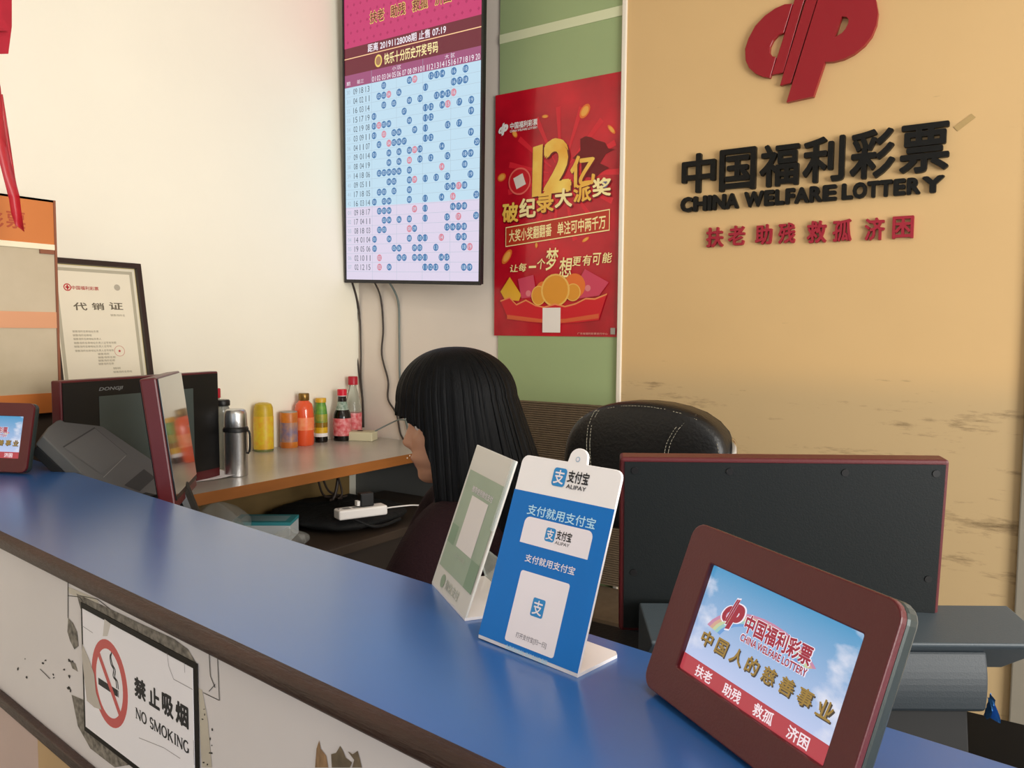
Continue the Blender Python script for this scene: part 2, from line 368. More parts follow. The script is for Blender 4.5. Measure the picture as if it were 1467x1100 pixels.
for x, y, rx, ry, an in ((0.73, 0.125, 0.05, 0.022, 60), (0.06, 0.34, 0.035, 0.022, 40), (0.11, 0.67, 0.06, 0.02, 55), (0.93, 0.21, 0.04, 0.01, -50), (0.42, 0.12, 0.012, 0.016, 80), (0.17, 0.17, 0.03, 0.012, -60), (0.75, 0.62, 0.03, 0.01, 30), (0.36, 0.63, 0.012, 0.02, 0)):
    q = [(x+rx*math.cos(t)*math.cos(R_(an))-ry*math.sin(t)*math.sin(R_(an))*1.7, y-(rx*math.cos(t)*math.sin(R_(an))+ry*math.sin(t)*math.cos(R_(an)))*0.6) for t in [2*math.pi*k/14 for k in range(14)]]
    pm.flat(P_(q), zz(), M_porange); z_ = zz()
    pm.flat(P_([(x+(u-x)*0.7, y+(v-y)*0.7) for u, v in q]), z_, mat('poster_confetti', 'e9a64c', 0.3))
emblem(pm, pu(0.03), pv(0.17), pu(0.115), pv(0.118), zz(), M_white)
pm.text('中国福利彩票', pu(0.13), pv(0.150), pu(0.36), pv(0.123), zz(), M_white, bold=0.02)
pm.text('CHINA WELFARE LOTTERY', pu(0.13), pv(0.162), pu(0.36), pv(0.153), zz(), M_white, bold=0.02)
# big numerals
for dx, dy, mm in ((0.012, 0.006, M_pdark), (0, 0, M_gold)):
    z_ = zz()
    pm.flat([(pu(x+dx), pv(y+dy)) for x, y in ((0.325, 0.235), (0.405, 0.228), (0.395, 0.432), (0.32, 0.435))], z_, mm)
    pm.text('2', pu(0.41+dx), pv(0.428+dy), pu(0.635+dx), pv(0.212+dy), z_, mm, bold=0.045)
    pm.text('亿', pu(0.625+dx), pv(0.415+dy), pu(0.815+dx), pv(0.292+dy), z_, mm, bold=0.03)
ccx, ccy = pu(0.215), pv(0.365); rr = 0.095*PW
pm.flat(circ(ccx, ccy, rr, 28), zz(), mat('poster_coin', 'e2685c', 0.3)); pm.flat(circ(ccx, ccy, rr*0.88, 28), zz(), M_red)
z_ = zz(); s_ = rr*0.62; an = R_(20)
pm.flat([(ccx+s_*math.cos(an+R_(45+90*k)), ccy+s_*math.sin(an+R_(45+90*k))) for k in range(4)], z_, mat('poster_card', 'd8cfc4', 0.4))
xs = np.linspace(0.065, 0.94, 7)
for k, ch in enumerate('破纪录大派奖'):
    for dx, dy, mm in ((0.008, 0.006, M_pdark), (0, 0, M_gold2 if k % 2 else M_gold)):
        pm.text(ch, pu(xs[k]+0.003+dx), pv(0.530-0.014*k+dy), pu(xs[k+1]-0.004+dx), pv(0.448-0.012*k+dy), zz(), mm, bold=0.035)
pm.flat(circ(pu(0.89), pv(0.415), 0.022*PW, 16), zz(), mat('poster_ball', '6b6a8c', 0.3))
z_ = zz(); pm.flat(P_([(0.10, 0.548), (0.93, 0.51), (0.93, 0.592), (0.10, 0.63)]), z_, M_gold2); z_ = zz()
pm.flat(P_([(0.105, 0.552), (0.925, 0.514), (0.925, 0.588), (0.105, 0.626)]), z_, mat('poster_band', 'b5331f', 0.3))
pm.text('大奖小奖翻翻番', pu(0.13), pv(0.613), pu(0.485), pv(0.562), zz(), M_gold2, bold=0.018, slope=0.016*PH)
pm.text('单注可中两千万', pu(0.53), pv(0.598), pu(0.90), pv(0.545), zz(), M_gold2, bold=0.018, slope=0.015*PH)
for ch, x0, x1, y0, y1 in (('让', .14, .215, .735, .705), ('每', .215, .29, .735, .70), ('一', .30, .37, .722, .713), ('个', .37, .445, .728, .685), ('梦', .44, .55, .735, .645), ('想', .545, .66, .765, .685), ('更', .65, .73, .722, .685), ('有', .73, .81, .722, .68), ('可', .81, .88, .722, .675), ('能', .88, .96, .715, .675)):
    pm.text(ch, pu(x0), pv(y0), pu(x1-0.008), pv(y1), zz(), M_gold2, bold=0.012, shear=0.15)
# tray of ingots and envelopes
pm.flat(P_([(0.06, 0.815), (0.14, 0.755), (0.24, 0.83), (0.22, 0.855), (0.1, 0.85)]), zz(), mat('poster_yellow', 'dfa62c', 0.3))
pm.flat(P_([(0.21, 0.765), (0.34, 0.75), (0.37, 0.84), (0.24, 0.845)]), zz(), M_ppink)
pm.flat(P_([(0.75, 0.735), (0.93, 0.79), (0.86, 0.84), (0.70, 0.85), (0.68, 0.80)]), zz(), M_ppink)
for x, y, r, mm in ((0.42, 0.81, 0.055, M_porange), (0.67, 0.80, 0.085, M_porange)): pm.flat(circ(pu(x), pv(y), r*PW, 22), zz(), mm)
for x, y, rx, ry in ((0.385, 0.835, 0.06, 0.04), (0.66, 0.825, 0.06, 0.035), (0.52, 0.815, 0.115, 0.066)):
    pm.flat(circ(pu(x), pv(y), rx*PW, 24, ry*PH), zz(), mat('poster_ingot_edge', 'e6b45a', 0.3)); pm.flat(circ(pu(x), pv(y), rx*PW*0.88, 24, ry*PH*0.9), zz(), mat('poster_ingot', 'd9912e', 0.3))
for x, y in ((0.30, 0.825), (0.775, 0.81)): pm.flat(circ(pu(x), pv(y), 0.022*PW, 14), zz(), mat('poster_seal', 'd97a7e', 0.3))
top = [(0.06, 0.852), (0.14, 0.838), (0.2, 0.868), (0.28, 0.85), (0.36, 0.872), (0.43, 0.88), (0.52, 0.868), (0.6, 0.878), (0.68, 0.868), (0.76, 0.848), (0.83, 0.85), (0.92, 0.832)]
pm.flat(P_(top+[(0.86, 0.935), (0.7, 0.945), (0.52, 0.95), (0.3, 0.942), (0.13, 0.93)]), zz(), mat('poster_tray', 'c81a26', 0.3))
z_ = zz()
for i in range(len(top)-1):
    (x0, y0), (x1, y1) = top[i], top[i+1]; pm.flat(P_([(x0, y0), (x1, y1), (x1, y1+0.006), (x0, y0+0.006)]), z_, mat('poster_line', 'e58a52', 0.3))
pm.flat(P_([(0.12, 0.912), (0.4, 0.93), (0.6, 0.93), (0.86, 0.91), (0.86, 0.928), (0.6, 0.945), (0.4, 0.945), (0.12, 0.93)]), zz(), mat('poster_tray_band', 'cf5a34', 0.3))
pm.rect(pu(0.42), pv(0.985), pu(0.565), pv(0.885), zz(), mat('poster_white_card', 'e6ddd4', 0.4))
pm.text('广东省福利彩票发行中心', pu(0.70), pv(0.992), pu(0.93), pv(0.984), zz(), mat('poster_small_text', 'd9a090', 0.4), bold=0.01)
pm.rect(pu(0.95), pv(0.99), pu(0.985), pv(0.965), zz(), mat('poster_grey_card', '9a8f86', 0.4))
pm.build('printed_sheet', po)

# ------------------------------------------------------------------ wall television
F_tv = frame((-2.466, 2.412, 1.538), (0.996, -0.08, -0.044), (0.041, -0.044, 0.998))
tv = thing('wall_television', 'portrait wall television showing a pale table of blue and red numbered dots', 'television', F_tv)
TW, TH = 0.757, 1.31
M_bez = mat('tv_bezel', '17161a', 0.3)
MB().ring(rrect(0, 0, TW, TH, 0.004, 2), rrect(0.009, 0.014, TW-0.009, TH-0.012, 0.002, 2), -0.004, 0.004, M_bez).build('bezel', tv)
MB().box(0.004, TW-0.004, 0.004, TH-0.004, -0.018, -0.0045, M_black).box(0.12, TW-0.12, 0.15, 1.0, -0.045, -0.018, M_black).build('back_cover', tv)
EM = lambda n, c, e=1.0: mat('screen_'+n, c, 0.2, emit=e, spec=0.3)
sm = MB()
e_pink = EM('pink', 'd8447a', 0.85); e_mar = EM('maroon', '78303c', 0.9); e_mau = EM('mauve', 'a4567e', 0.95); e_blue = EM('pale_blue', 'c4e2f4', 0.95); e_pale = EM('pale_pink', 'e2d8ee', 0.95)
e_line = EM('gold_line', 'ffcf9a'); e_txt = EM('white_text', 'f4ecf4'); e_ytxt = EM('yellow_text', 'fbe9a8'); e_dtxt = EM('dark_text', '55606c'); e_ball = EM('blue_dot', '4b7fb4', 0.9); e_rball = EM('red_dot', 'dc8a9c', 0.95); e_ballt = EM('dot_text', 'c6ddf0'); e_grid = EM('grid_line', 'a9bccb'); e_gold = EM('gold_text', 'f0d070'); e_dkr = EM('dark_red_text', '6e1030'); e_dot = EM('pink_pattern', 'c03468', 0.85)
x0, x1 = 0.009, TW-0.009
sm.rect(x0, 0.012, x1, 0.310, 0, e_pale); sm.rect(x0, 0.310, x1, 0.789, 0, e_blue); sm.rect(x0, 0.789, x1, 0.838, 0, e_mau); sm.rect(x0, 0.838, x1, 0.943, 0, e_mar); sm.rect(x0, 0.943, x1, TH-0.012, 0, e_pink)
sm.rect(x0, 0.900, x1, 0.9035, 0.0004, e_line)
for j in range(9):
    for i in range(19):
        cu = 0.03+0.039*i+(0.0195 if j % 2 else 0); cv = 0.965+0.035*j
        if cu < x1-0.01: sm.flat([(cu-0.007, cv), (cu, cv-0.007), (cu+0.007, cv), (cu, cv+0.007)], 0.0003, e_dot)
for k in range(21):
    v = 0.789-0.0371*k; sm.rect(x0, v-0.0005, x1, v+0.0005, 0.0004, e_grid)
for u in (0.171, 0.314, 0.457, 0.602): sm.rect(u-0.0006, 0.012, u+0.0006, 0.838, 0.0004, e_grid)
for k, s_ in enumerate(('扶老', '助残', '救孤', '济困')):
    u = 0.165+0.118*k
    sm.text(s_, u-0.003, 1.012, u+0.083, 1.062, 0.0004, e_gold, bold=0.045); sm.text(s_, u, 1.015, u+0.08, 1.059, 0.0006, e_dkr, bold=0.015)
sm.text('距离 20191128008期 止售 07:19', 0.15, 0.908, 0.575, 0.940, 0.0005, e_txt, bold=0.015)
sm.text('快乐十分历史开奖号码', 0.245, 0.848, 0.535, 0.890, 0.0005, e_ytxt, bold=0.02)
sm.flat(circ(0.212, 0.868, 0.021, 18, 0.024), 0.0005, e_gold); sm.flat(circ(0.212, 0.868, 0.015, 14, 0.017), 0.0007, EM('badge', 'a87858'))
sm.text('小 区', 0.29, 0.819, 0.34, 0.834, 0.0005, e_txt); sm.text('大 区', 0.57, 0.819, 0.62, 0.834, 0.0005, e_txt)
sm.text('期', 0.02, 0.797, 0.042, 0.813, 0.0005, e_txt); sm.text('前三', 0.085, 0.797, 0.125, 0.813, 0.0005, e_txt)
cu = lambda n: 0.1563+0.02868*n
for n in range(1, 21): sm.text('%02d' % n, cu(n)-0.0105, 0.793, cu(n)+0.0105, 0.813, 0.0005, e_txt)
ROWS = '''09 18 13|3 8 *9 12 13 14 16 18;04 02 11|2 3 *4 6 11 16 17 18;16 03 14|3 5 8 10 13 14 15 *16;15 17 19|1 7 11 12 14 *15 17 19;02 19 08|1 *2 3 4 8 11 12 19;03 09 11|1 *3 5 6 9 11 15 17;04 11 07|2 *4 5 6 7 11 12 19;09 01 14|1 4 6 8 *9 10 14 20;08 04 19|4 6 *8 10 12 15 18 19;14 18 06|2 3 4 5 6 8 *14 18;09 05 11|4 5 8 *9 11 13 15 19;17 18 05|2 3 5 8 15 16 *17 18;16 03 14|1 3 4 8 11 14 *16 20;09 18 17|2 3 4 *9 11 16 17 18;17 04 11|3 4 6 8 11 15 *17 20;08 18 03|2 3 *8 9 15 16 17 18;14 01 04|1 4 8 10 11 *14 17 18;19 05 06|1 5 6 9 10 13 18 *19;02 10 11|*2 6 7 9 10 11 14 15;02 12 15|*2 4 11 12 13 15 18 19'''.split(';')
for r, row in enumerate(ROWS):
    a, b = row.split('|'); v = 0.789-0.0371*(r+0.5)
    sm.text('%02d' % (30+r if r < 13 else r-12), 0.02, v-0.008, 0.041, v+0.008, 0.0005, e_grid)
    for k, s_ in enumerate(a.split()): sm.text(s_, 0.061+0.037*k, v-0.012, 0.061+0.037*k+0.024, v+0.011, 0.0005, e_dtxt)
    for q in b.split():
        n = int(q.strip('*')); sm.flat(circ(cu(n), v, 0.0138, 16), 0.0006, e_rball if q[0] == '*' else e_ball)
        sm.text('%02d' % n, cu(n)-0.0085, v-0.007, cu(n)+0.0085, v+0.007, 0.0008, e_ballt)
sm.build('screen', tv)

# cables from the television
YC = YB-0.008
M_cable = mat('brown_black_cable', '3a302a', 0.5); M_cable2 = mat('grey_green_cable', '6d7672', 0.5)
def cable(name, label, pts, m, r):
    P = [on_y(px, py, YC) for px, py in pts]
    P[0] = P[0]+Vector((0, -0.04, 0.0))
    return tag(MB().tube(spline(P, 6), r, m).build(name, smooth=True), label, 'cable', 'cables hanging under the television')
cable('hanging_cable', 'dark cable on the back wall, leftmost under the television, running to the white adaptor box', [(512, 400), (512, 440), (511, 500), (515, 540), (519, 575), (519, 612)], M_cable, 0.0035)
cable('hanging_cable', 'dark cable twisted beside the leftmost cable under the television', [(513, 400), (514, 440), (517, 500), (517, 540), (520, 575), (521, 612)], M_cable, 0.0035)
cable('hanging_cable', 'brown wavy cable, middle one under the television, dropping behind the face', [(543, 400), (545, 425), (549, 470), (547, 508), (556, 545), (556, 572), (568, 593), (574, 622), (585, 640), (590, 670)], M_cable, 0.004)
cable('hanging_cable', 'grey green cable, rightmost under the television, dropping behind the bangs', [(565, 402), (570, 430), (572, 480), (573, 545), (578, 590), (584, 615), (588, 650)], M_cable2, 0.0045)

# ------------------------------------------------------------------ service counter
A0 = Vector((-1.421, 0.604, 0)); dC = Vector((0.99456, -0.10416, 0)); nC = Vector((0.10416, 0.99456, 0))
F_co = frame(A0, dC, (0, 0, 1))             # x along the counter, y up, z towards the customer
F_co.translation = A0
sL = (-2.465-A0.x)/dC.x; sR = 2.2
def back_edge(s):   # distance to the rear edge measured across the counter
    X = A0+dC*s
    return 0.262+0.012*max(0, -s)+0.0
cnt = thing('service_counter', 'long blue topped service counter with dark wood edge and scuffed cream front', 'counter', F_co)
dep = 0.283
MB().prism([(sL, -0.004), (sR, -0.004), (sR, 0.250), (sL, 0.322)], 0.980, 1.0, M_blue, Matrix(((1, 0, 0, 0), (0, 0, 1, 0), (0, -1, 0, 0), (0, 0, 0, 1)))).build('countertop', cnt, bevel=0.002)
n_ = 90; ed = MB(); prof = [(0.0035, 1.0005), (0.008, 0.9995), (0.0115, 0.996), (0.0125, 0.990), (0.0115, 0.984), (0.008, 0.9795), (0.0035, 0.978), (-0.004, 0.978), (-0.004, 1.0005)]
ed.add([(s, y, z) for s in (sL, sR) for z, y in prof], [tuple(range(9))[::-1], tuple(range(9, 18))]+[(i, (i+1) % 9, 9+(i+1) % 9, 9+i) for i in range(9)], M_brown)
ed.build('edge_trim', cnt, smooth='auto')
fp = MB().box(sL, sR, 0.0, 0.979, -0.05, -0.012, M_panel)
M_res = mat('grey_tape_residue', '4c463f', 0.8, noise=(95, 0.6), col2='9a9287'); M_res2 = mat('dark_tape_edge', '2a2420', 0.7); M_tapeclear = mat('yellowed_tape', 'c2b8a8', 0.3); M_peel = mat('bare_wood', 'a88460', 0.8, noise=(60, 0.5), stretch=(4, 1, 1)); M_peel2 = mat('bare_grey_wood', '7d6d58', 0.8, noise=(60, 0.5))
F_pan = F_co @ T(0, 0, -0.012)
def cl(px, py): return loc2(F_pan, px, py)
def patch(pts, z, m): fp.flat([(*[cl(*q)][0],) for q in pts], -0.012+z, m)
def jagpx(cx, cy, rx, ry, m, z, n=18): patch(jag(cx, cy, rx, ry, n, 0.6), z, m)
patch([(97, 840), (140, 858), (143, 868), (100, 850)], 0.0004, M_tapeclear)
# grey residue strips round the sign
patch([(110, 850), (150, 868), (200, 892), (250, 915), (270, 930), (283, 952), (200, 912), (116, 872)], 0.0005, M_res)
patch([(98, 885), (105, 892), (111, 905), (113, 925), (107, 930), (101, 918), (97, 905)], 0.0005, M_res)
patch([(100, 945), (108, 950), (112, 962), (104, 957)], 0.0005, M_res)
patch([(103, 995), (122, 1003), (127, 1030), (140, 1056), (170, 1080), (188, 1095), (165, 1099), (130, 1072), (112, 1040)], 0.0005, M_res)
patch([(285, 985), (290, 988), (298, 1030), (302, 1075), (304, 1099), (290, 1099), (287, 1050)], 0.0005, M_tapeclear)
for k in range(26):
    t = rng.random(); side = int(rng.integers(0, 3))
    if side == 0: x_, y_ = 98+12*rng.random(), 935+60*rng.random()
    elif side == 1: x_, y_ = 290+18*rng.random(), 1000+95*rng.random()
    else: x_, y_ = 20+75*rng.random(), 930+50*rng.random()
    jagpx(x_, y_, 0.6+1.2*rng.random(), 0.8+1.6*rng.random(), M_res2, 0.0006, 8)
def pline(pts, wpx, m, z):
    for (a, b), (c, d) in zip(pts[:-1], pts[1:]):
        L = math.hypot(c-a, d-b); nx, ny = -(d-b)/L*wpx/2, (c-a)/L*wpx/2
        patch([(a+nx, b+ny), (c+nx, d+ny), (c-nx, d-ny), (a-nx, b-ny)], z, m)
for pts in ([(98, 830), (98, 885)], [(98, 853), (115, 855), (120, 862)], [(115, 853), (140, 858), (158, 872)], [(229, 898), (242, 903), (285, 920)], [(300, 930), (302, 968), (309, 985)], [(312, 935), (315, 1003)], [(315, 1003), (292, 992)], [(309, 980), (300, 990)], [(262, 913), (285, 925)], [(58, 958), (72, 972)]): pline(pts, 0.9, M_res2, 0.0007)
pline([(135, 845), (160, 855), (163, 866)], 2.0, M_res2, 0.0006); pline([(262, 912), (283, 922)], 2.5, M_res2, 0.0006)
# peeled laminate
for pts, mm in (([(454, 1072), (458, 1060), (460, 1072), (468, 1082), (471, 1099), (452, 1099)], M_peel), ([(475, 1080), (482, 1078), (488, 1068), (492, 1075), (496, 1085), (505, 1092), (502, 1099), (476, 1099)], M_peel2), ([(499, 1076), (506, 1080), (513, 1075), (516, 1086), (519, 1099), (505, 1099), (508, 1088)], M_peel2)): patch(pts, 0.0006, mm)
fp.build('front_panel', cnt)
vl = cl(0, 985)[1]; vl2 = cl(0, 1004)[1]; vmid = cl(60, 1042)[1]
MB().box(sL, sR, vl-0.019, vl, -0.012, 0.001, M_brown).build('lower_trim', cnt, bevel=0.003)
sp = cl(64, 1095)[0]
lp = MB().box(sL, sp, 0, vl-0.019, -0.0118, -0.004, mat('pinkish_grey_laminate', 'c4aaa2', 0.5, noise=(5, 0.1))); lp.box(sp, sR, 0, vl-0.019, -0.0118, -0.003, mat('tan_laminate', 'bd9a6c', 0.5, noise=(5, 0.1)))
tag(lp.build('lower_panel', cnt), 'pinkish and tan lower panel of the counter front')

# ------------------------------------------------------------------ no smoking notice
F_ns = F_co @ T(0, 0, -0.011)
ns = thing('no_smoking_notice', 'white no smoking notice with red crossed circle taped on the counter front', 'sign', F_ns)
def nl(px, py): return loc2(F_ns, px, py)
n0 = nl(119, 876); n1 = nl(277, 951); nb = nl(132, 1048)
NU0, NU1, NV1 = n0[0], n1[0], (n0[1]+n1[1])/2; NV0 = NV1-0.175; NW, NH = NU1-NU0, NV1-NV0
MB().box(NU0-0.006, NU1+0.010, NV0-0.008, NV1+0.008, 0.0, 0.0006, mat('black_tape_border', '171210', 0.6, spec=0.2)).build('tape_border', ns)
nm = MB(); nm.box(NU0, NU1, NV0, NV1, 0.0006, 0.0011, M_paper)
def nq(px, py): return nl(px, py)
M_nred = mat('notice_red', 'c8504e', 0.5)
z2p = lambda x, y: nq(80+x/4.232, 840+y/4.232)
pc, pr_, pb, pt = z2p(330, 588), z2p(441, 640), z2p(365, 872), z2p(285, 303)
rx = (z2p(441, 640)[0]-z2p(222, 470)[0])/2; ry = (z2p(285, 303)[1]-z2p(370, 870)[1])/2; ccx = (z2p(441, 640)[0]+z2p(222, 470)[0])/2; ccy = (z2p(285, 303)[1]+z2p(370, 870)[1])/2
nm.ring(circ(ccx, ccy, rx, 40, ry), circ(ccx, ccy, rx*0.75, 40, ry*0.79), 0.0011, 0.0013, M_nred)
an = R_(135); dx, dy = rx*0.85*math.cos(an), ry*0.85*math.sin(an); px_, py_ = -0.0045*math.sin(an), 0.0045*math.cos(an)
# cigarette
c0, c1 = ccx-rx*0.62, ccx+rx*0.52; cv = ccy-ry*0.10
nm.rect(c0, cv-ry*0.09, c1-0.004, cv+ry*0.07, 0.00125, M_ink); nm.rect(c1-0.0035, cv-ry*0.09, c1-0.0025, cv+ry*0.07, 0.00125, M_ink); nm.rect(c1-0.0017, cv-ry*0.09, c1-0.0005, cv+ry*0.07, 0.00125, M_ink)
for off in (0, 0.005):
    sp_ = spline([(c1-0.006+off, cv+0.006, 0), (c1-0.008+off, cv+0.016, 0), (c1-0.016+off, cv+0.020, 0), (c1-0.014+off, cv+0.030, 0), (c1-0.022+off, cv+0.036, 0), (c1-0.024+off*0.5, cv+0.046, 0), (c1-0.019+off*0.4, cv+0.050+off, 0)], 5)
    for a, b in zip(sp_[:-1], sp_[1:]):
        t = (b-a).normalized(); q = Vector((-t.y, t.x, 0))*0.0013
        nm.flat([(a+q).xy, (b+q).xy, (b-q).xy, (a-q).xy], 0.00125, M_ink)
nm.flat([(ccx+dx+px_, ccy+dy+py_), (ccx-dx+px_, ccy-dy+py_), (ccx-dx-px_, ccy-dy-py_), (ccx+dx-px_, ccy+dy-py_)], 0.00135, M_nred)
for ch, a, b in (('禁', (480, 535), (553, 705)), ('止', (568, 590), (637, 755)), ('吸', (647, 630), (720, 810)), ('烟', (730, 680), (812, 870))):
    q0, q1 = z2p(*a), z2p(*b); nm.text(ch, q0[0], q1[1], q1[0], q0[1], 0.0013, M_ink, bold=0.042)
# serif capitals drawn as strokes
def serif(mb, s_, u0, v0, u1, v1, z, m):
    W = {'N': 1.05, 'O': 1.0, ' ': 0.5, 'S': 0.75, 'M': 1.3, 'K': 1.05, 'I': 0.5, 'G': 1.0}
    tot = sum(W[c]*1.12 for c in s_); k = (u1-u0)/tot; u = u0; h = v1-v0
    def seg(x0, y0, x1, y1, t):
        L = math.hypot(x1-x0, (y1-y0)) or 1; nx, ny = -(y1-y0)/L*t/2, (x1-x0)/L*t/2
        mb.flat([(x0+nx, y0+ny), (x1+nx, y1+ny), (x1-nx, y1-ny), (x0-nx, y0-ny)], z, m)
    for c in s_:
        wd = W[c]*k; T_, t_ = 0.0033, 0.0019
        X = lambda a: u+wd*a
        Y = lambda b: v0+h*b
        sf = lambda a, b: seg(X(a)-0.0022, Y(b), X(a)+0.0022, Y(b), 0.0008)
        def arc(cx, cy, rx, ry, a0, a1, n=14):
            for i in range(n):
                p, q = R_(a0+(a1-a0)*i/n), R_(a0+(a1-a0)*(i+1)/n)
                seg(X(cx+rx*math.cos(p)), Y(cy+ry*math.sin(p)), X(cx+rx*math.cos(q)), Y(cy+ry*math.sin(q)), t_+(T_-t_)*abs(math.cos((p+q)/2)))
        if c == 'N': seg(X(.12), Y(0), X(.12), Y(1), t_); seg(X(.12), Y(1), X(.88), Y(0), T_); seg(X(.88), Y(0), X(.88), Y(1), t_); sf(.12, 0); sf(.08, 1); sf(.88, 1)
        elif c == 'O': arc(.5, .5, .45, .5, 0, 360, 24)
        elif c == 'S': arc(.5, .74, .36, .26, 20, 270); arc(.5, .26, .38, .26, 90, -160)
        elif c == 'M': seg(X(.1), Y(0), X(.1), Y(1), t_); seg(X(.1), Y(1), X(.5), Y(.05), T_); seg(X(.5), Y(.05), X(.88), Y(1), t_); seg(X(.88), Y(0), X(.88), Y(1), T_); [sf(a, b) for a in (.1, .88) for b in (0, 1)]
        elif c == 'K': seg(X(.18), Y(0), X(.18), Y(1), T_); seg(X(.2), Y(.4), X(.85), Y(1), t_); seg(X(.38), Y(.58), X(.9), Y(0), T_); [sf(a, b) for a in (.18, .87) for b in (0, 1)]
        elif c == 'I': seg(X(.5), Y(0), X(.5), Y(1), T_); sf(.5, 0); sf(.5, 1)
        elif c == 'G': arc(.5, .5, .45, .5, 45, 320, 20); seg(X(.85), Y(.05), X(.85), Y(.42), T_); sf(.82, .42)
        u += wd*1.12
q0, q1 = z2p(490, 745), z2p(818, 1002); qa = z2p(490, 805); q3 = z2p(818, 935)
serif(nm, 'NO SMOKING', q0[0], (qa[1]+q1[1])/2, q1[0], (q0[1]+q3[1])/2, 0.0013, M_ink)
# curled clear film over the torn left side and hairline creases
M_film = mat('film_grey', 'b3a9a0', 0.25)
nm.flat([z2p(168, 345), z2p(205, 430), z2p(240, 530), z2p(250, 640), z2p(285, 745), z2p(240, 730), z2p(195, 690), z2p(180, 560), z2p(165, 420)], 0.0016, M_film)
for pts in ([(680, 400), (690, 480), (720, 560), (835, 622)], [(785, 460), (788, 520)], [(510, 915), (660, 975), (760, 1040)], [(840, 930), (845, 1080)], [(170, 240), (230, 280)]):
    for (a, b), (c, d) in zip(pts[:-1], pts[1:]):
        p0, p1 = Vector(z2p(a, b)), Vector(z2p(c, d)); t = (p1-p0).normalized(); q = Vector((-t.y, t.x))*0.0004
        nm.flat([p0+q, p1+q, p1-q, p0-q], 0.0013, mat('crease_grey', '8a8288', 0.5))
nm.flat([z2p(300, 195), z2p(338, 225), z2p(318, 300), z2p(290, 300)], 0.0012, mat('film_pale', 'c9c2bd', 0.3))
nm.build('printed_sheet', ns)

# ------------------------------------------------------------------ small screen stands on the counter
def screen_art(M, uv):
    """the picture on the little screens; uv maps fractions (x right, y down) to local metres"""
    (U0, V0, U1, V1) = uv; W_, H_ = U1-U0, V1-V0
    u = lambda q: U0+W_*q; v = lambda q: V1-H_*q
    s = MB()
    sky = [EM('sky_a', '4f9ccb'), EM('sky_b', '74aed6'), EM('sky_c', '98c0e2'), EM('sky_d', 'b4cdec'), EM('sky_e', 'c2d4f2')]
    s.rect(u(0), v(1), u(1), v(0), 0, sky_mat())
    for k, c in enumerate(('c98aa8', 'd6a892', 'c9cfa0', '9cc8c4', '6f9fd8')):
        e = EM('bow%d' % k, c, 0.95); r0 = 0.40-0.022*k
        pts = [(0.48+r0*math.cos(R_(a)), 0.62-r0*0.95*math.sin(R_(a))) for a in range(35, 166, 10)]; pts2 = [(0.48+(r0-0.022)*math.cos(R_(a)), 0.62-(r0-0.022)*0.95*math.sin(R_(a))) for a in range(165, 34, -10)]
        s.flat([(u(a), v(b)) for a, b in pts+pts2], 0.0004, e)
    e_w = EM('logo_white', 'efe6f2'); e_r = EM('logo_red', 'a02a3c'); e_g = EM('gold_script', '9a7a3a'); e_gd = EM('script_dark', '4a4038'); e_bar = EM('red_bar', 'b4414a'); e_bt = EM('bar_text', 'f2dfe4')
    emblem(s, u(.165), v(.49), u(.33), v(.17), 0.0006, e_w); emblem(s, u(.175), v(.475), u(.32), v(.185), 0.0008, e_r)
    s.text('中国福利彩票', u(.335), v(.425), u(.775), v(.255), 0.0006, e_w, bold=0.07); s.text('中国福利彩票', u(.34), v(.42), u(.77), v(.26), 0.0008, e_r, bold=0.03)
    s.text('CHINA WELFARE LOTTERY', u(.335), v(.505), u(.775), v(.430), 0.0006, e_w, bold=0.06); s.text('CHINA WELFARE LOTTERY', u(.34), v(.50), u(.77), v(.437), 0.0008, e_r, bold=0.025)
    for k, ch in enumerate('中国人的慈善事业'):
        x = 0.085+0.112*k
        s.text(ch, u(x+.006), v(.715), u(x+.095), v(.575), 0.0007, e_gd, bold=0.03, shear=0.1); s.text(ch, u(x), v(.705), u(x+.088), v(.565), 0.0009, e_g, bold=0.02, shear=0.1)
    s.rect(u(0), v(1), u(1), v(.85), 0.0005, e_bar)
    for k, t in enumerate(('扶老', '助残', '救孤', '济困')): s.text(t, u(.12+.215*k), v(.98), u(.245+.215*k), v(.875), 0.0008, e_bt, bold=0.02)
    return s
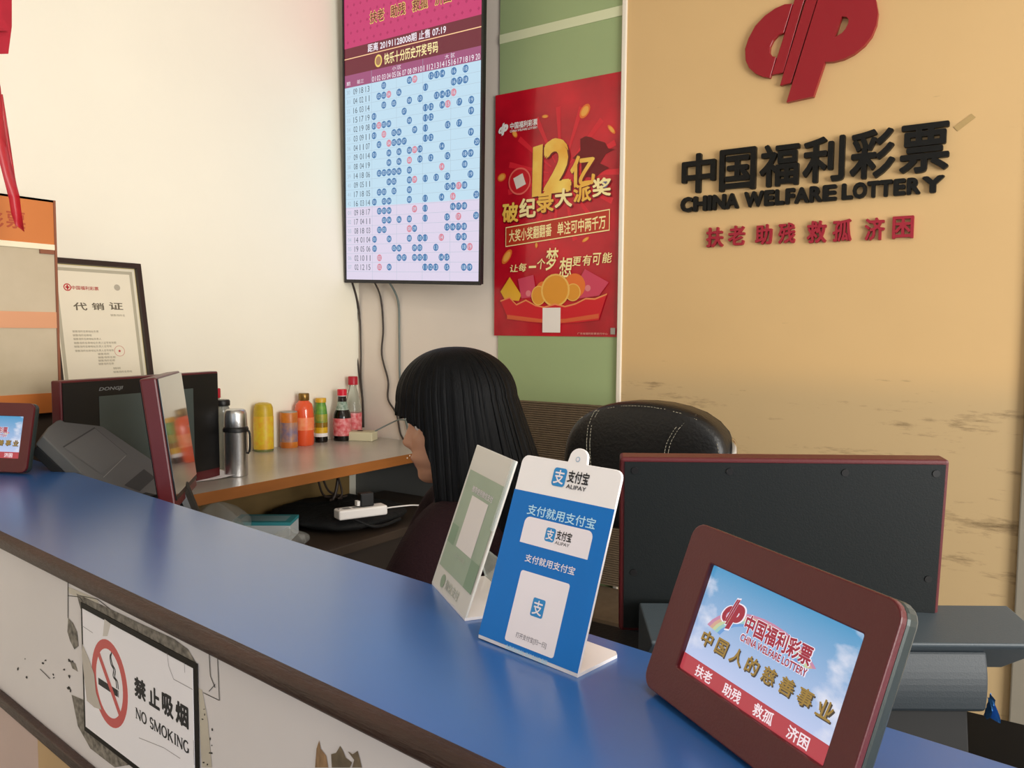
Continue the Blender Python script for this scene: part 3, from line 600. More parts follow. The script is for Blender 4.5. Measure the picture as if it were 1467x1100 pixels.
def sky_mat():
    if 'screen_sky' in MATS: return MATS['screen_sky']
    m = bpy.data.materials.new('screen_sky'); m.use_nodes = True; nt = m.node_tree; b = nt.nodes['Principled BSDF']
    tc = nt.nodes.new('ShaderNodeTexCoord'); sx = nt.nodes.new('ShaderNodeSeparateXYZ'); r = nt.nodes.new('ShaderNodeValToRGB'); mr = nt.nodes.new('ShaderNodeMapRange')
    nt.links.new(tc.outputs['Object'], sx.inputs[0]); nt.links.new(sx.outputs['Y'], mr.inputs['Value'])
    mr.inputs['From Min'].default_value = 0.04; mr.inputs['From Max'].default_value = 0.13
    r.color_ramp.elements[0].color = (*lin('c3cdf0'), 1); r.color_ramp.elements[1].color = (*lin('4496c6'), 1)
    mp = nt.nodes.new('ShaderNodeMapping'); mp.inputs['Scale'].default_value = (24, 38, 1); nz = nt.nodes.new('ShaderNodeTexNoise'); nz.inputs['Scale'].default_value = 1.0; nz.inputs['Detail'].default_value = 6
    nt.links.new(tc.outputs['Object'], mp.inputs['Vector']); nt.links.new(mp.outputs[0], nz.inputs['Vector'])
    ax = nt.nodes.new('ShaderNodeMath'); ax.operation = 'SUBTRACT'; ax.inputs[1].default_value = 0.119; nt.links.new(sx.outputs['X'], ax.inputs[0])
    ab_ = nt.nodes.new('ShaderNodeMath'); ab_.operation = 'ABSOLUTE'; nt.links.new(ax.outputs[0], ab_.inputs[0])
    sd_ = nt.nodes.new('ShaderNodeMapRange'); sd_.inputs['From Min'].default_value = 0.035; sd_.inputs['From Max'].default_value = 0.085; sd_.inputs['To Min'].default_value = -0.22; sd_.inputs['To Max'].default_value = 0.06; nt.links.new(ab_.outputs[0], sd_.inputs['Value'])
    ad = nt.nodes.new('ShaderNodeMath'); ad.operation = 'ADD'; nt.links.new(nz.outputs['Fac'], ad.inputs[0]); nt.links.new(sd_.outputs[0], ad.inputs[1])
    cm_ = nt.nodes.new('ShaderNodeMapRange'); cm_.inputs['From Min'].default_value = 0.48; cm_.inputs['From Max'].default_value = 0.66; nt.links.new(ad.outputs[0], cm_.inputs['Value'])
    mx = nt.nodes.new('ShaderNodeMix'); mx.data_type = 'RGBA'; nt.links.new(cm_.outputs[0], mx.inputs['Factor']); nt.links.new(r.outputs[0], mx.inputs['A']); mx.inputs['B'].default_value = (*lin('dfe2f2'), 1)
    nt.links.new(mr.outputs[0], r.inputs[0]); nt.links.new(mx.outputs['Result'], b.inputs['Emission Color']); b.inputs['Emission Strength'].default_value = 0.95
    b.inputs['Base Color'].default_value = (.01, .01, .01, 1); b.inputs['Roughness'].default_value = 0.25
    MATS['screen_sky'] = m; return m
SW, SH = 0.238, 0.1615
_m1 = frame_ylr((-0.302, 0.682, 1.0060), -32.2, -20.4, 1.1)
_q = [loc2(_m1, *p) for p in ((971.5, 959.6), (1184, 1095.6), (1240, 910), (1019.8, 806.5))]
SCREEN = ((_q[0][0]+_q[3][0])/2, (_q[0][1]+_q[1][1])/2, (_q[1][0]+_q[2][0])/2, (_q[2][1]+_q[3][1])/2)
def screen_stand(label, M):
    t = thing('screen_stand', label, 'display', M, 'small advertising screens on the counter')
    MB().prism(rrect(0, 0, SW, SH, 0.014), -0.017, -0.004, mat('grey_metal_back', '343b39', 0.3, 0.3)).build('housing', t, bevel=0.003)
    SCR = SCREEN
    MB().ring(rrect(0.0, 0.0, SW, SH, 0.014), rrect(SCR[0], SCR[1], SCR[2], SCR[3], 0.002), -0.004, 0.003, M_maroon).build('bezel', t, bevel=0.0015)
    MB().box(SCR[0]-0.002, SCR[2]+0.002, SCR[1]-0.002, SCR[3]+0.002, -0.004, -0.0022, M_black).build('glass_edge', t)
    s = screen_art(M, SCR).build('screen', t); s.location.z = -0.0021
    q = MB().box(SW*0.35, SW*0.65, 0.05, 0.058, -0.062, -0.017, MATS['grey_metal_back']); q.build('kickstand', t, bevel=0.002)
    return t
M1 = frame_ylr((-0.302, 0.682, 1.0060), -32.2, -20.4, 1.1)
screen_stand('maroon framed screen showing blue sky, tilted at the right end of the blue counter', M1)
pL = on_z(38, 680, 1.0)
exL = Matrix.Rotation(R_(24), 3, 'Z') @ Vector((1, 0, 0))
o2 = pL-exL*SW
M2 = frame_ylr((o2.x, o2.y, 1.0042), 24, -12, 0)
screen_stand('maroon framed screen cut by the left edge of the photo, on the far counter end', M2)

# ------------------------------------------------------------------ blue acrylic payment stand
FA = frame_ylr((-0.504, 0.691, 1.0050), -9.5, -19.5, 0.6)
AW, AH, AT = 0.140, 0.2055, 0.0035
ap = thing('payment_stand', 'blue and white acrylic payment sign standing in front of the pale green sign', 'sign stand', FA)
M_acr = mat('white_acrylic', 'f1ecec', 0.25, coat=0.2)
tabc = AW*0.565
out = []
for q in rrect(0, 0, AW, AH, 0.009, 5): out.append(q)
# splice the hanging tab into the top edge (points run counter-clockwise: top edge goes right to left)
ti = 12
tabp = [(tabc+0.0135, AH)]+[(tabc+0.0125*math.cos(R_(a)), AH+0.006+0.0105*math.sin(R_(a))) for a in range(0, 181, 15)]+[(tabc-0.0135, AH)]
out = [(AW, 0)]+[q for q in out[6:18]][:6]+tabp+[q for q in out[12:18]]+[(0, 0)]
MB().prism(out, -AT, 0, M_acr).build('upright', ap, bevel=0.0006, seg=1)
upw = FA.to_3x3().inverted() @ Vector((0, 0, 1))     # world up in local axes
bk = FA.to_3x3().inverted() @ (Matrix.Rotation(R_(-9.5), 3, 'Z') @ Vector((0, 1, 0)))
ft = MB()
p0 = Vector((0, 0, -AT*0.5)); 
fo = [Vector((0, 0, 0)), Vector((AW, 0, 0)), Vector((AW, 0, 0))+bk*0.066, Vector((AW-0.006, 0, 0))+bk*0.072, Vector((0.006, 0, 0))+bk*0.072, bk*0.066]
vs = [q for q in fo]+[q-upw*AT for q in fo]
ft.add(vs, [(0, 1, 2, 3, 4, 5), (11, 10, 9, 8, 7, 6)]+[(i, 6+i, 6+(i+1) % 6, (i+1) % 6) for i in range(6)], M_acr)
ft.build('foot', ap)
am = MB(); M_ablue = mat('print_blue', '0070c4', 0.4, noise=(10, 0.06), spec=0.3); M_awhite = mat('print_white', 'ece4ea', 0.35, coat=0.2); M_lblue = mat('print_light_blue', 'b6e0f6', 0.35); M_logob = mat('logo_blue', '1a86c8', 0.35)
al = lambda px, py: loc2(FA, px, py)
za_ = 0.0003
vb = (al(738.5, 699)[1]+al(884, 732)[1])/2
am.flat([(0, 0.0005), (AW, 0.0005), (AW, vb), (0, vb)], za_, M_ablue)
z3 = lambda x, y: al(700+x/6.668, 640+y/6.668)
def paylogo(u0, v0, sz, u1t, vt0, vt1, sub=True):
    am.flat(rrect(u0, v0, u0+sz, v0+sz*1.1, sz*0.2, 4), 0.0005, M_logob); am.text('支', u0+sz*.12, v0+sz*.14, u0+sz*.88, v0+sz*.98, 0.0007, M_awhite, bold=0.02)
    am.text('支付宝', u0+sz*1.12, vt0, u1t, vt1, 0.0006, M_ink, bold=0.022)
q = z3(595, 365); q1 = z3(905, 340); q2 = z3(720, 255)
paylogo(q[0], q[1], 0.0185, q[0]+0.0495, q[1]+0.0065, q[1]+0.020); am.text('ALIPAY', q[0]+0.0215, q[1]+0.000, q[0]+0.0485, q[1]+0.0045, 0.0006, M_ink, bold=0.01)
u0, u1 = z3(370, 620)[0], z3(1020, 760)[0]; vb_ = (z3(365, 635)[1]+z3(1010, 800)[1])/2; vt_ = (z3(385, 540)[1]+z3(1030, 690)[1])/2
am.text('支付就用支付宝', u0, vb_, u1, vt_, 0.0005, M_lblue, bold=0.012)
ca, cb, cc = z3(360, 680), z3(985, 840), z3(310, 890)
cu0, cu1, cv1, cv0 = (ca[0]+cc[0])/2-0.001, cb[0]+0.002, (ca[1]+cb[1])/2+0.003, cc[1]-0.002
card = [(cu0, cv0), (cu1, cv0)]+[(cu1-0.007+0.007*math.cos(R_(a)), cv1-0.007+0.007*math.sin(R_(a))) for a in range(0, 91, 15)]+[(cu0+0.007+0.007*math.cos(R_(a)), cv1-0.007+0.007*math.sin(R_(a))) for a in range(90, 181, 15)]
am.flat(card, 0.0004, M_awhite)
q = z3(530, 895); paylogo(q[0], q[1], 0.0135, q[0]+0.036, q[1]+0.0045, q[1]+0.0145); am.text('ALIPAY', q[0]+0.0155, q[1]-0.0005, q[0]+0.035, q[1]+0.0028, 0.0006, M_ink)
z4 = lambda x, y: al(700+x/5.5, 780+y/5.5)
u0, u1 = z4(285, 130)[0], z4(675, 245)[0]; vb_ = (z4(285, 130)[1]+z4(670, 245)[1])/2; vt_ = (z4(295, 68)[1]+z4(685, 180)[1])/2
am.text('支付就用支付宝', u0, vb_, u1, vt_, 0.0005, M_awhite, bold=0.012)
ca, cb, cc, cd = z4(262, 195), z4(645, 315), z4(125, 750), z4(510, 900)
cu0, cu1, cv1, cv0 = (ca[0]+cc[0])/2, (cb[0]+cd[0])/2, (ca[1]+cb[1])/2, (cc[1]+cd[1])/2
am.flat(rrect(cu0, cv0, cu1, cv1, 0.003, 3), 0.0004, M_awhite)
q = z4(390, 500); am.flat(rrect(q[0]-0.0085, q[1]-0.0095, q[0]+0.0085, q[1]+0.0095, 0.002, 3), 0.0006, M_logob); am.text('支', q[0]-0.0065, q[1]-0.0075, q[0]+0.0065, q[1]+0.0075, 0.0008, M_awhite, bold=0.015)
am.text('打开支付宝[扫一扫]', cu0+0.014, cv0+0.006, cu1-0.012, cv0+0.0125, 0.0006, mat('print_grey', '6b6670', 0.5))
am.text('免费寄送物料, 拨打支付宝客服', cu0+0.004, cv0-0.0085, cu1-0.006, cv0-0.0035, 0.0005, M_lblue)
am.flat(circ(tabc, AH+0.004, 0.003, 14), 0.0003, mat('hole_blue', '9db6cc', 0.4)); am.flat(circ(tabc, AH+0.004, 0.0019, 12), 0.0005, M_awhite)
am.build('printed_sheet', ap)

# ------------------------------------------------------------------ pale green payment stand
FW = frame_ylr((-0.667, 0.808, 1.0035), -35.04, -18.96, 0)
WW, WH = 0.1442, 0.193
wp = thing('payment_stand', 'clear acrylic payment sign with a faded pale green sheet, left of the blue sign', 'sign stand', FW)
M_clear = mat('clear_acrylic', 'dfe8e4', 0.12, trans=0.0, alpha=0.35, coat=0.3)
M_wsheet = mat('pale_sheet', 'dad7d0', 0.4, coat=0.2); M_wgreen = mat('faded_green_print', 'a2b29e', 0.4, noise=(20, 0.06)); M_wgreen2 = mat('green_print_panel', '869e86', 0.4); M_wl = mat('pale_grey_print', 'b9bdb2', 0.4)
MB().box(0, WW, 0, WH, -0.003, 0, M_wsheet).build('upright', wp, bevel=0.0006, seg=1)
wv = lambda q: WH*(1-q); wu = lambda q: WW*q
wm = MB(); zf = 0.0004
wm.rect(wu(0.05), wv(.86), wu(.97), wv(.175), zf, M_wgreen)
wm.rect(wu(.05), wv(.69), wu(.24), wv(.56), 0.0006, M_wgreen2); wm.rect(wu(.76), wv(.86), wu(.97), wv(.68), 0.0006, M_wgreen2)
wm.text('推荐使用微信支付', wu(.26), wv(.305), wu(.80), wv(.262), 0.0008, M_awhite, bold=0.01)
wm.rect(wu(.31), wv(.68), wu(.74), wv(.325), 0.0007, mat('pale_card', 'e4dedb', 0.4))
wm.text('扫一扫付款', wu(.36), wv(.745), wu(.62), wv(.715), 0.0008, M_wl)
wm.flat(circ(wu(.27), wv(.932), 0.0085, 18), 0.0006, mat('grey_green_badge', '93a58f', 0.4)); wm.text('微信支付', wu(.36), wv(.965), wu(.74), wv(.90), 0.0006, M_wl, bold=0.015)
wm.build('printed_sheet', wp)
bkw = FW.to_3x3().inverted() @ (Matrix.Rotation(R_(-35.04), 3, 'Z') @ Vector((0, 1, 0))); upl = FW.to_3x3().inverted() @ Vector((0, 0, 1))
ft = MB(); fo = [Vector((0, 0, 0)), Vector((WW, 0, 0)), Vector((WW, 0, 0))+bkw*0.075, bkw*0.075]; vs = fo+[q-upl*0.0033 for q in fo]
ft.add(vs, [(0, 1, 2, 3), (7, 6, 5, 4)]+[(i, 4+i, 4+(i+1) % 4, (i+1) % 4) for i in range(4)], M_acr); ft.build('foot', wp)
ft = MB(); fo = [bkw*0.075, bkw*0.075+Vector((WW, 0, 0)), bkw*0.060+upl*0.05+Vector((WW, 0, 0)), bkw*0.060+upl*0.05]; vs = fo+[q+bkw*0.003 for q in fo]
ft.add(vs, [(0, 1, 2, 3), (7, 6, 5, 4)]+[(i, 4+i, 4+(i+1) % 4, (i+1) % 4) for i in range(4)], M_clear); ft.build('back_brace', wp)
MB().box(WW-0.004, WW+0.001, WH*0.55, WH, 0.0, 0.0025, M_clear).build('clear_sleeve', wp)

# ------------------------------------------------------------------ shelf desk along the left wall
ZS, XS = 0.88, -1.935
sd = thing('shelf_desk', 'long steel topped shelf with wooden front edge along the white wall', 'shelf')
M_steeltop = mat('worn_metal_top', 'c2bcb2', 0.28, 0.3, noise=(3, 0.25), bump=(30, 0.05))
M_edge = mat('orange_brown_edge', 'a4652e', 0.5, noise=(4, 0.25), stretch=(6, 1, 6))
MB().box(XL+0.004, XS-0.004, 0.95, YB-0.014, ZS-0.03, ZS, M_steeltop).build('top', sd)
MB().box(XS-0.004, XS, 0.95, YB-0.014, ZS-0.034, ZS+0.0005, M_edge).build('front_edge', sd, bevel=0.001)
bk_ = MB(); bk_.box(-2.32, -2.305, 1.05, 2.27, 0.663, ZS-0.03, mat('yellow_ply', '8f7446', 0.6, noise=(3, 0.25), stretch=(1, 1, 4))); bk_.build('back_panel', sd)
for y in (1.0,): MB().box(XL+0.004, -2.0, y, y+0.02, 0.0, ZS-0.03, mat('brown_ply', '7d6038', 0.6)).build('side_panel', sd)
for y in (2.2, 2.214): MB().lathe([(0.0, 0), (0.0028, 0), (0.0028, 0.001), (0, 0.001)], M_white, 10, Matrix.Translation((XS, y, ZS-0.012+(y-2.2)*0.5)) @ Matrix.Rotation(R_(90), 4, 'Y')).build('nail', sd)

ld = thing('low_desk', 'dark brown low desk under the steel topped shelf', 'desk')
M_dkdesk = mat('dark_desk_top', '40342a', 0.55, noise=(6, 0.3))
MB().box(-2.30, -1.80, 1.25, YB-0.03, 0.63, 0.66, M_dkdesk).build('top', ld, bevel=0.003)
MB().box(-2.295, -1.83, 1.26, YB-0.032, 0.0, 0.63, mat('added_dark_body', '2e2620', 0.6)).build('carcass', ld)  # closed body added to keep the space below the desk top dark
MB().box(-2.47, -1.72, YB-0.026, YB-0.015, 0.30, ZS-0.036, mat('shade_board', '6c6d6b', 0.6, noise=(4, 0.1))).build('shade_board', sd)  # grey sheet added over the wall to darken it below the shelf
for x, y in () and ((-1.83, 1.28), (-1.83, YB-0.05), (-2.26, 1.28), (-2.26, YB-0.05)): MB().box(x-0.02, x+0.02, y-0.02, y+0.02, 0, 0.63, M_dkdesk).build('leg', ld)

# work desk behind the counter (carries the terminals)
for nm_, lb, xa, xb, yb, zt in (('work_desk', 'dark desk behind the counter carrying the nearer terminal', -0.56, 0.14, 1.38, 0.76), ('work_desk', 'dark desk behind the counter under the left terminal, mostly hidden', -1.92, -1.42, 1.22, 0.76)):
    wd = thing(nm_, lb, 'desk')
    y0_ = 0.80 if xa > -1 else 0.955
    MB().box(xa, xb, y0_, yb, zt-0.03, zt, mat('black_desk', '0a0a0a', 0.7, spec=0.1)).build('top', wd, bevel=0.002)
    for x in (xa+0.03, xb-0.03):
        for y in (y0_+0.04, yb-0.03): MB().box(x-0.02, x+0.02, y-0.02, y+0.02, 0, zt-0.03, M_softblack).build('leg', wd)

# ------------------------------------------------------------------ terminal monitors
M_screen = mat('dark_glass', '0b0d0f', 0.12, spec=0.6)
M_mirrorglass = mat('glossy_grey_screen', '3c4242', 0.04, spec=1.0, coat=1.0, ior=2.2)
def monitor(label, M, w_, h_, th, group, front=True, desk=0.76, logo=False, glossy=False, support=True, tilt_frame=None):
    """local z is out of the screen; origin bottom left seen from the screen side."""
    t = thing('terminal_monitor', label, 'monitor', M, group)
    MB().box(0, w_, 0, h_, -th, -0.003, M_maroon).build('frame', t, bevel=0.004)
    b_ = 0.022
    MB().box(b_*0.25, w_-b_*0.25, h_*0.09 if logo else 0.02, h_-0.006, -0.003, 0.0, M_black).build('front_plate', t)
    if glossy: MB().box(0.004, w_-0.004, 0.03, h_-0.004, 0.0, 0.0006, M_mirrorglass).build('screen', t)
    else: MB().box(w_*0.20, w_*0.80, h_*0.17, h_*0.86, 0.0, 0.0008, mat('off_screen', '47504e', 0.35, spec=0.5)).build('screen', t)
    if logo: MB().text('DONGJI', w_*0.20, h_*0.895, w_*0.34, h_*0.93, 0.0006, mat('grey_letters', '8b8f92', 0.4, 0.3), bold=0.02, shear=0.25).build('maker_letters', t)
    bc = MB().box(0.006, w_-0.006, 0.006, h_-0.006, -th-0.002, -th, M_darkplastic); bco = bc.build('back_cover', t)
    for x in (0.018, 0.31*w_, 0.66*w_, w_-0.02):
        for y in (h_-0.018,) if x not in (0.018, w_-0.02) else (h_-0.018, h_*0.35): MB().lathe([(0, 0), (0.005, 0), (0.005, 0.0012), (0.0028, 0.0012), (0.0028, 0.0006), (0, 0.0006)], M_black, 12, T(x, y, -th-0.0032)).build('screw', bco)
    if support:
        inv = M.inverted(); c = M @ Vector((w_/2, 0.0, 0.05))
        p = MB().tube([M @ Vector((w_/2, 0.03, -th*0.6)), Vector((c.x, c.y, desk+0.012))], 0.025, M_black, 12, inv); p.build('stand', t)
        MB().lathe([(0, 0), (0.065, 0), (0.065, 0.008), (0.03, 0.014), (0, 0.014)], M_black, 28, inv @ T(c.x, c.y, desk)).build('foot', t)
    return t
# nearer monitor: its back faces the counter.  Measured from the back, then turned round.
Bm = frame_ylr((-0.493, 1.022, 0.906), 28.56, 5.54, -0.77)
wR, hR, thR = 0.4416, 0.2593, 0.035
exb, eyb, ezb = Bm.col[0].xyz, Bm.col[1].xyz, Bm.col[2].xyz
o = Bm.translation + exb*wR - ezb*thR
Mf = Matrix(((-exb.x, eyb.x, -ezb.x, o.x), (-exb.y, eyb.y, -ezb.y, o.y), (-exb.z, eyb.z, -ezb.z, o.z), (0, 0, 0, 1)))
monitor('large dark monitor with maroon rim, its back turned to the counter behind the tilted screen', Mf, wR, hR, thR-0.002, 'lottery terminal monitors')
# slim monitor seen nearly edge-on at the left
Ml = frame_ylr((-1.508, 0.985, 0.955), 136.9, -7, 0)
monitor('slim maroon monitor seen edge-on, mirroring two bottles in its grey screen', Ml, 0.275, 0.285, 0.036, 'lottery terminal monitors', glossy=True)
# big black monitor on the shelf
Mb = frame_ylr((-1.997, 0.997, ZS+0.0005), 102.0, -0.5, 0)
monitor('wide black monitor with maroon rim standing on the shelf below the certificate', Mb, 0.544, 0.328, 0.035, 'lottery terminal monitors', logo=True, support=False)

# ------------------------------------------------------------------ grey ticket printers
pr = thing('ticket_printer', 'large grey stepped ticket printer at the right, behind the tilted maroon screen', 'printer')
u_ = CR.copy(); u_.z = 0; u_.normalize(); nrm = Vector((u_.y, -u_.x, 0))    # nrm points to the customer
def prof_pt(px, py, depth):            # (distance towards the customer, height) of a point, seen from the end
    p = at(px, py, depth); return (p.dot(nrm), p.z)
far = prof_pt(1200, 864, 1.13); near = prof_pt(1260, 921, 1.03)
P0 = at(917, 858, 1.12); P1 = at(1450, 872, 1.12)
n0_ = near[0]
base = u_*P0.dot(u_)+nrm*n0_; base.z = 0
Fp = frame(base, u_, (0, 0, 1))            # x along, y up, z to the customer
L_ = (P1-P0).dot(u_)
def profx(mb, prof, xa, xb, m, taper=0):
    n = len(prof)
    mb.add([(x, y, z) for x in (xa, xb) for z, y in prof], [tuple(range(n))[::-1], tuple(range(n, 2*n))]+[(i, (i+1) % n, n+(i+1) % n, n+i) for i in range(n)], m)
fz, fy, ny = far[0]-n0_, far[1], near[1]
up_ = MB(); profx(up_, [(fz, ny-0.075), (-0.006, ny-0.010), (0.0, ny-0.004), (0.0, ny), (fz+0.006, fy), (fz, fy-0.002)], 0, L_-0.004, M_grey); up_.build('upper_slab', pr, matrix=Fp, bevel=0.003)
xe = at(1415, 980, 1.04).dot(u_)-P0.dot(u_)
lz = prof_pt(1300, 1030, 1.03); 
lo = MB(); profx(lo, [(fz+0.01, lz[1]), (-0.016, lz[1]), (-0.009, lz[1]+0.004)]+[(-0.006+0.005*math.sin(math.pi*k_/9)-0.006*k_/9, lz[1]+0.008+(ny-0.016-lz[1]-0.008)*k_/9) for k_ in range(10)]+[(fz+0.01, ny-0.014)], 0.05, xe, mat('dark_grey_plastic', '2b3237', 0.5, bump=(500, 0.06))); lo.build('paper_housing', pr, matrix=Fp, bevel=0.003)
bs = MB(); profx(bs, [(fz+0.01, 0.7605), (-0.010, 0.7605), (-0.022, lz[1]-0.001), (fz+0.01, lz[1]-0.001)], 0.03, xe-0.015, M_softblack); bs.build('base', pr, matrix=Fp, bevel=0.003)
MB().box(0.06, xe-0.03, ny-0.0140, ny-0.0121, -0.06, -0.012, M_black).build('slot', pr, matrix=Fp)

p2 = thing('ticket_printer', 'grey slanted ticket printer with two recesses behind the far end of the counter', 'printer', frame_ylr((-1.873, 1.018, 0.9912), 114.46, -46.65, -14.76))
F2 = p2.matrix_world.copy()
l2 = lambda px, py: loc2(F2, px, py)
outl = [l2(*q) for q in ((61, 624), (70, 611), (82, 602), (98, 597), (115, 595), (127, 597), (136, 603), (214, 656), (255, 690), (262, 722), (225, 742), (160, 715), (120, 680))]
plate = MB().prism(outl, -0.03, 0, M_grey2).build('face_plate', p2, bevel=0.003)
MB().prism([(u*0.97+0.001, v*0.97) for u, v in outl], -0.055, -0.0305, M_softblack).build('body', p2, bevel=0.003)
rc = [l2(*q) for q in ((91, 640), (135, 613), (181, 651), (143, 677))]
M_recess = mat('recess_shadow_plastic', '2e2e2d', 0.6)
cx_, cy_ = sum(a for a, b in rc)/4, sum(b for a, b in rc)/4
big = [(cx_+(a-cx_)*1.03, cy_+(b-cy_)*1.03) for a, b in rc]
MB().flat(big, 0.0004, M_recess).flat([(a-(0.0022 if k_ in (0, 3) else 0), b-(0.0022 if k_ in (0, 1, 3) else 0.003)) for k_, (a, b) in enumerate(rc)], 0.0006, mat('cover_plastic', '5a5a58', 0.5)).build('cover', plate)
s2_ = [l2(*q) for q in ((178, 695), (206, 672), (222, 684), (200, 704))]
MB().flat(s2_, 0.0006, M_recess).build('slot', plate)
a, b = Vector(l2(148, 684)), Vector(l2(180, 653)); d_ = (b-a).normalized(); nn = Vector((-d_.y, d_.x))*0.0006
MB().flat([a+nn, b+nn, b-nn, a-nn], 0.0007, mat('pale_seam', '8c8c88', 0.5)).build('seam', plate)
ft = MB(); c = F2 @ Vector((0.02, 0.03, -0.12)); ft.box(-1.915, -1.80, 1.02, 1.12, 0.7605, 0.93, M_softblack, F2.inverted()); ft.build('base', p2)

# ------------------------------------------------------------------ framed certificate leaning on the wall
tl, tr = on_x(62, 373, XL+0.022), on_x(200.3, 377.4, XL+0.022)
cw = tr.y-tl.y; chh = 0.60; lean = 0.165
o = Vector((tl.x+chh*math.sin(lean), tl.y, tr.z-chh*math.cos(lean)-0.002))
Fc = frame(o, (0, 1, 0), (-math.sin(lean), 0, math.cos(lean)))
ce = thing('framed_certificate', 'cream licence certificate in a dark brown frame leaning on the white wall', 'certificate', Fc)
M_frame = mat('dark_frame_wood', '2c1a16', 0.4)
fo_, fi_ = rrect(0, 0, cw, chh, 0.001, 1), rrect(0.016, 0.016, cw-0.016, chh-0.016, 0.001, 1)
MB().ring(fo_, fi_, -0.012, 0.006, M_frame).build('frame', ce, bevel=0.002)
cm = MB(); M_cert = mat('certificate_cream', 'f0e7cf', 0.35, noise=(8, 0.04), coat=0.2); M_cband = mat('certificate_border', 'b9b19a', 0.4); M_cgold = mat('certificate_gold_edge', 'd8c48a', 0.4)
cm.box(0.014, cw-0.014, 0.014, chh-0.014, -0.010, -0.008, M_cert); za_ = -0.0078
ins = lambda a, b: (rrect(a, a, cw-a, chh-a, 0.001, 1), rrect(b, b, cw-b, chh-b, 0.001, 1))
oo, ii = ins(0.026, 0.036); cm.ring(oo, ii, -0.008, za_, M_cband); oo, ii = ins(0.016, 0.018); cm.ring(oo, ii, -0.008, za_, M_cgold)
lc = lambda px, py: loc2(Fc, px, py)
z5 = lambda x, y: lc(80+x/6.114, 370+y/6.111)
a = z5(112, 248); cm.flat(circ(a[0], a[1], 0.0115, 20), -0.0076, M_red); cm.flat(circ(a[0], a[1], 0.0085, 18), -0.0075, M_cert); cm.rect(a[0]-0.006, a[1]-0.0022, a[0]+0.006, a[1]+0.0022, -0.0073, M_red); cm.rect(a[0]-0.0022, a[1]-0.0075, a[0]+0.0022, a[1]+0.0075, -0.0073, M_red)
a, b = z5(150, 268), z5(382, 235); cm.text('中国福利彩票', a[0], a[1], b[0], a[1]+0.012, -0.0076, mat('certificate_red', 'b8544a', 0.5), bold=0.02)
a = z5(548, 252); cm.flat(circ(a[0], a[1], 0.010, 18), -0.0076, mat('silver_seal', 'b4ab98', 0.4))
for ch, q0, q1 in (('代', (168, 450), (282, 385)), ('销', (330, 448), (432, 388)), ('证', (482, 445), (595, 385))):
    a, b = z5(*q0), z5(*q1); cm.text(ch, a[0], a[1], b[0], b[1], -0.0076, mat('certificate_ink', '6d6350', 0.5), bold=0.02)
M_cfaint = mat('certificate_faint', 'a89e86', 0.5)
for k, (y, x0_, x1_) in enumerate(((636, 155, 385), (670, 160, 325), (703, 165, 410), (738, 170, 540), (770, 172, 500), (807, 180, 520), (835, 380, 480), (865, 382, 535), (893, 384, 530), (922, 386, 520), (960, 515, 580), (992, 515, 680), (494, 490, 615))):
    a, b = z5(x0_, y), z5(x1_, y); n_ = max(4, int((x1_-x0_)/22))
    cm.text(('销售场所名称地址负责人证号有效期限单位编号发证机关')[:n_], a[0], a[1]-0.0035, b[0], a[1]+0.0035, -0.0076, M_cfaint, bold=0.01)
a = z5(570, 808); M_seal = mat('red_seal', 'd09a86', 0.5); cm.ring(circ(a[0], a[1], 0.017, 24), circ(a[0], a[1], 0.0155, 24), -0.0078, -0.0074, M_seal); cm.flat([(a[0]+r*math.cos(R_(90+36*k)), a[1]+r*math.sin(R_(90+36*k))) for k in range(10) for r in [0.0055 if k % 2 == 0 else 0.0022]], -0.0074, M_red)
cm.build('sheet', ce)

# ------------------------------------------------------------------ glass fronted display case at the far left
XF = -2.25
dc = thing('display_case', 'tall display case with orange header and frosted panes at the left edge', 'display case')
yr = on_x(79.5, 300, XF).y; zt_ = on_x(79.6, 287.5, XF).z; zb_ = on_x(82, 590, XF).z; yl_ = 0.45
M_or = mat('orange_board', 'd07a3a', 0.4, noise=(3, 0.1)); M_frost = mat('frosted_pane', 'cbbba0', 0.25, noise=(3, 0.18), col2='a99a7c', coat=0.3); M_cream = mat('cream_strip', 'f2e8c8', 0.4); M_pband = mat('peach_band', 'd79a72', 0.3); M_caseedge = mat('case_edge_brown', '8a5238', 0.3)
zf_ = lambda py: on_x(70, py, XF).z
hd = MB().box(XF-0.012, XF, yl_, yr-0.006, zf_(350), zt_, M_or)
F_dc = frame((XF+0.0003, 0, 0), (0, 1, 0), (0, 0, 1))
dl = lambda px, py: loc2(F_dc, px, py)
a, b = dl(9, 326), dl(36, 305); M_ort = mat('header_red_letters', 'b04a28', 0.4)
hd.text('票', a[0], a[1], b[0], b[1], 0, M_ort, bold=0.02, M=F_dc); a, b = dl(-22, 326), dl(5, 305); hd.text('彩', a[0], a[1], b[0], b[1], 0, M_ort, bold=0.02, M=F_dc)
tag(hd.build('header', dc), 'orange header board with red lettering')
MB().box(XF-0.014, XF+0.003, yl_, yr-0.006, zf_(358), zf_(350), M_cream).build('light_strip', dc, bevel=0.001)
MB().box(XF-0.03, XF+0.004, yr-0.045, yr-0.008, zf_(364), zf_(358), M_caseedge).build('latch', dc)
MB().box(XF-0.010, XF-0.002, yl_, yr-0.006, zb_+0.03, zf_(447)-0.0, M_frost).box(XF-0.010, XF-0.002, yl_, yr-0.006, zf_(447), zf_(358), M_frost).build('pane', dc)
MB().box(XF-0.012, XF+0.001, yl_, yr-0.006, zf_(470), zf_(447), M_pband).build('shelf_band', dc)
MB().box(XF-0.012, XF+0.001, yl_, yr-0.006, zb_, zf_(563), M_or).build('bottom_board', dc)
MB().box(XF-0.17, XF+0.002, yr-0.006, yr, zb_, zt_, M_caseedge).build('side_panel', dc)
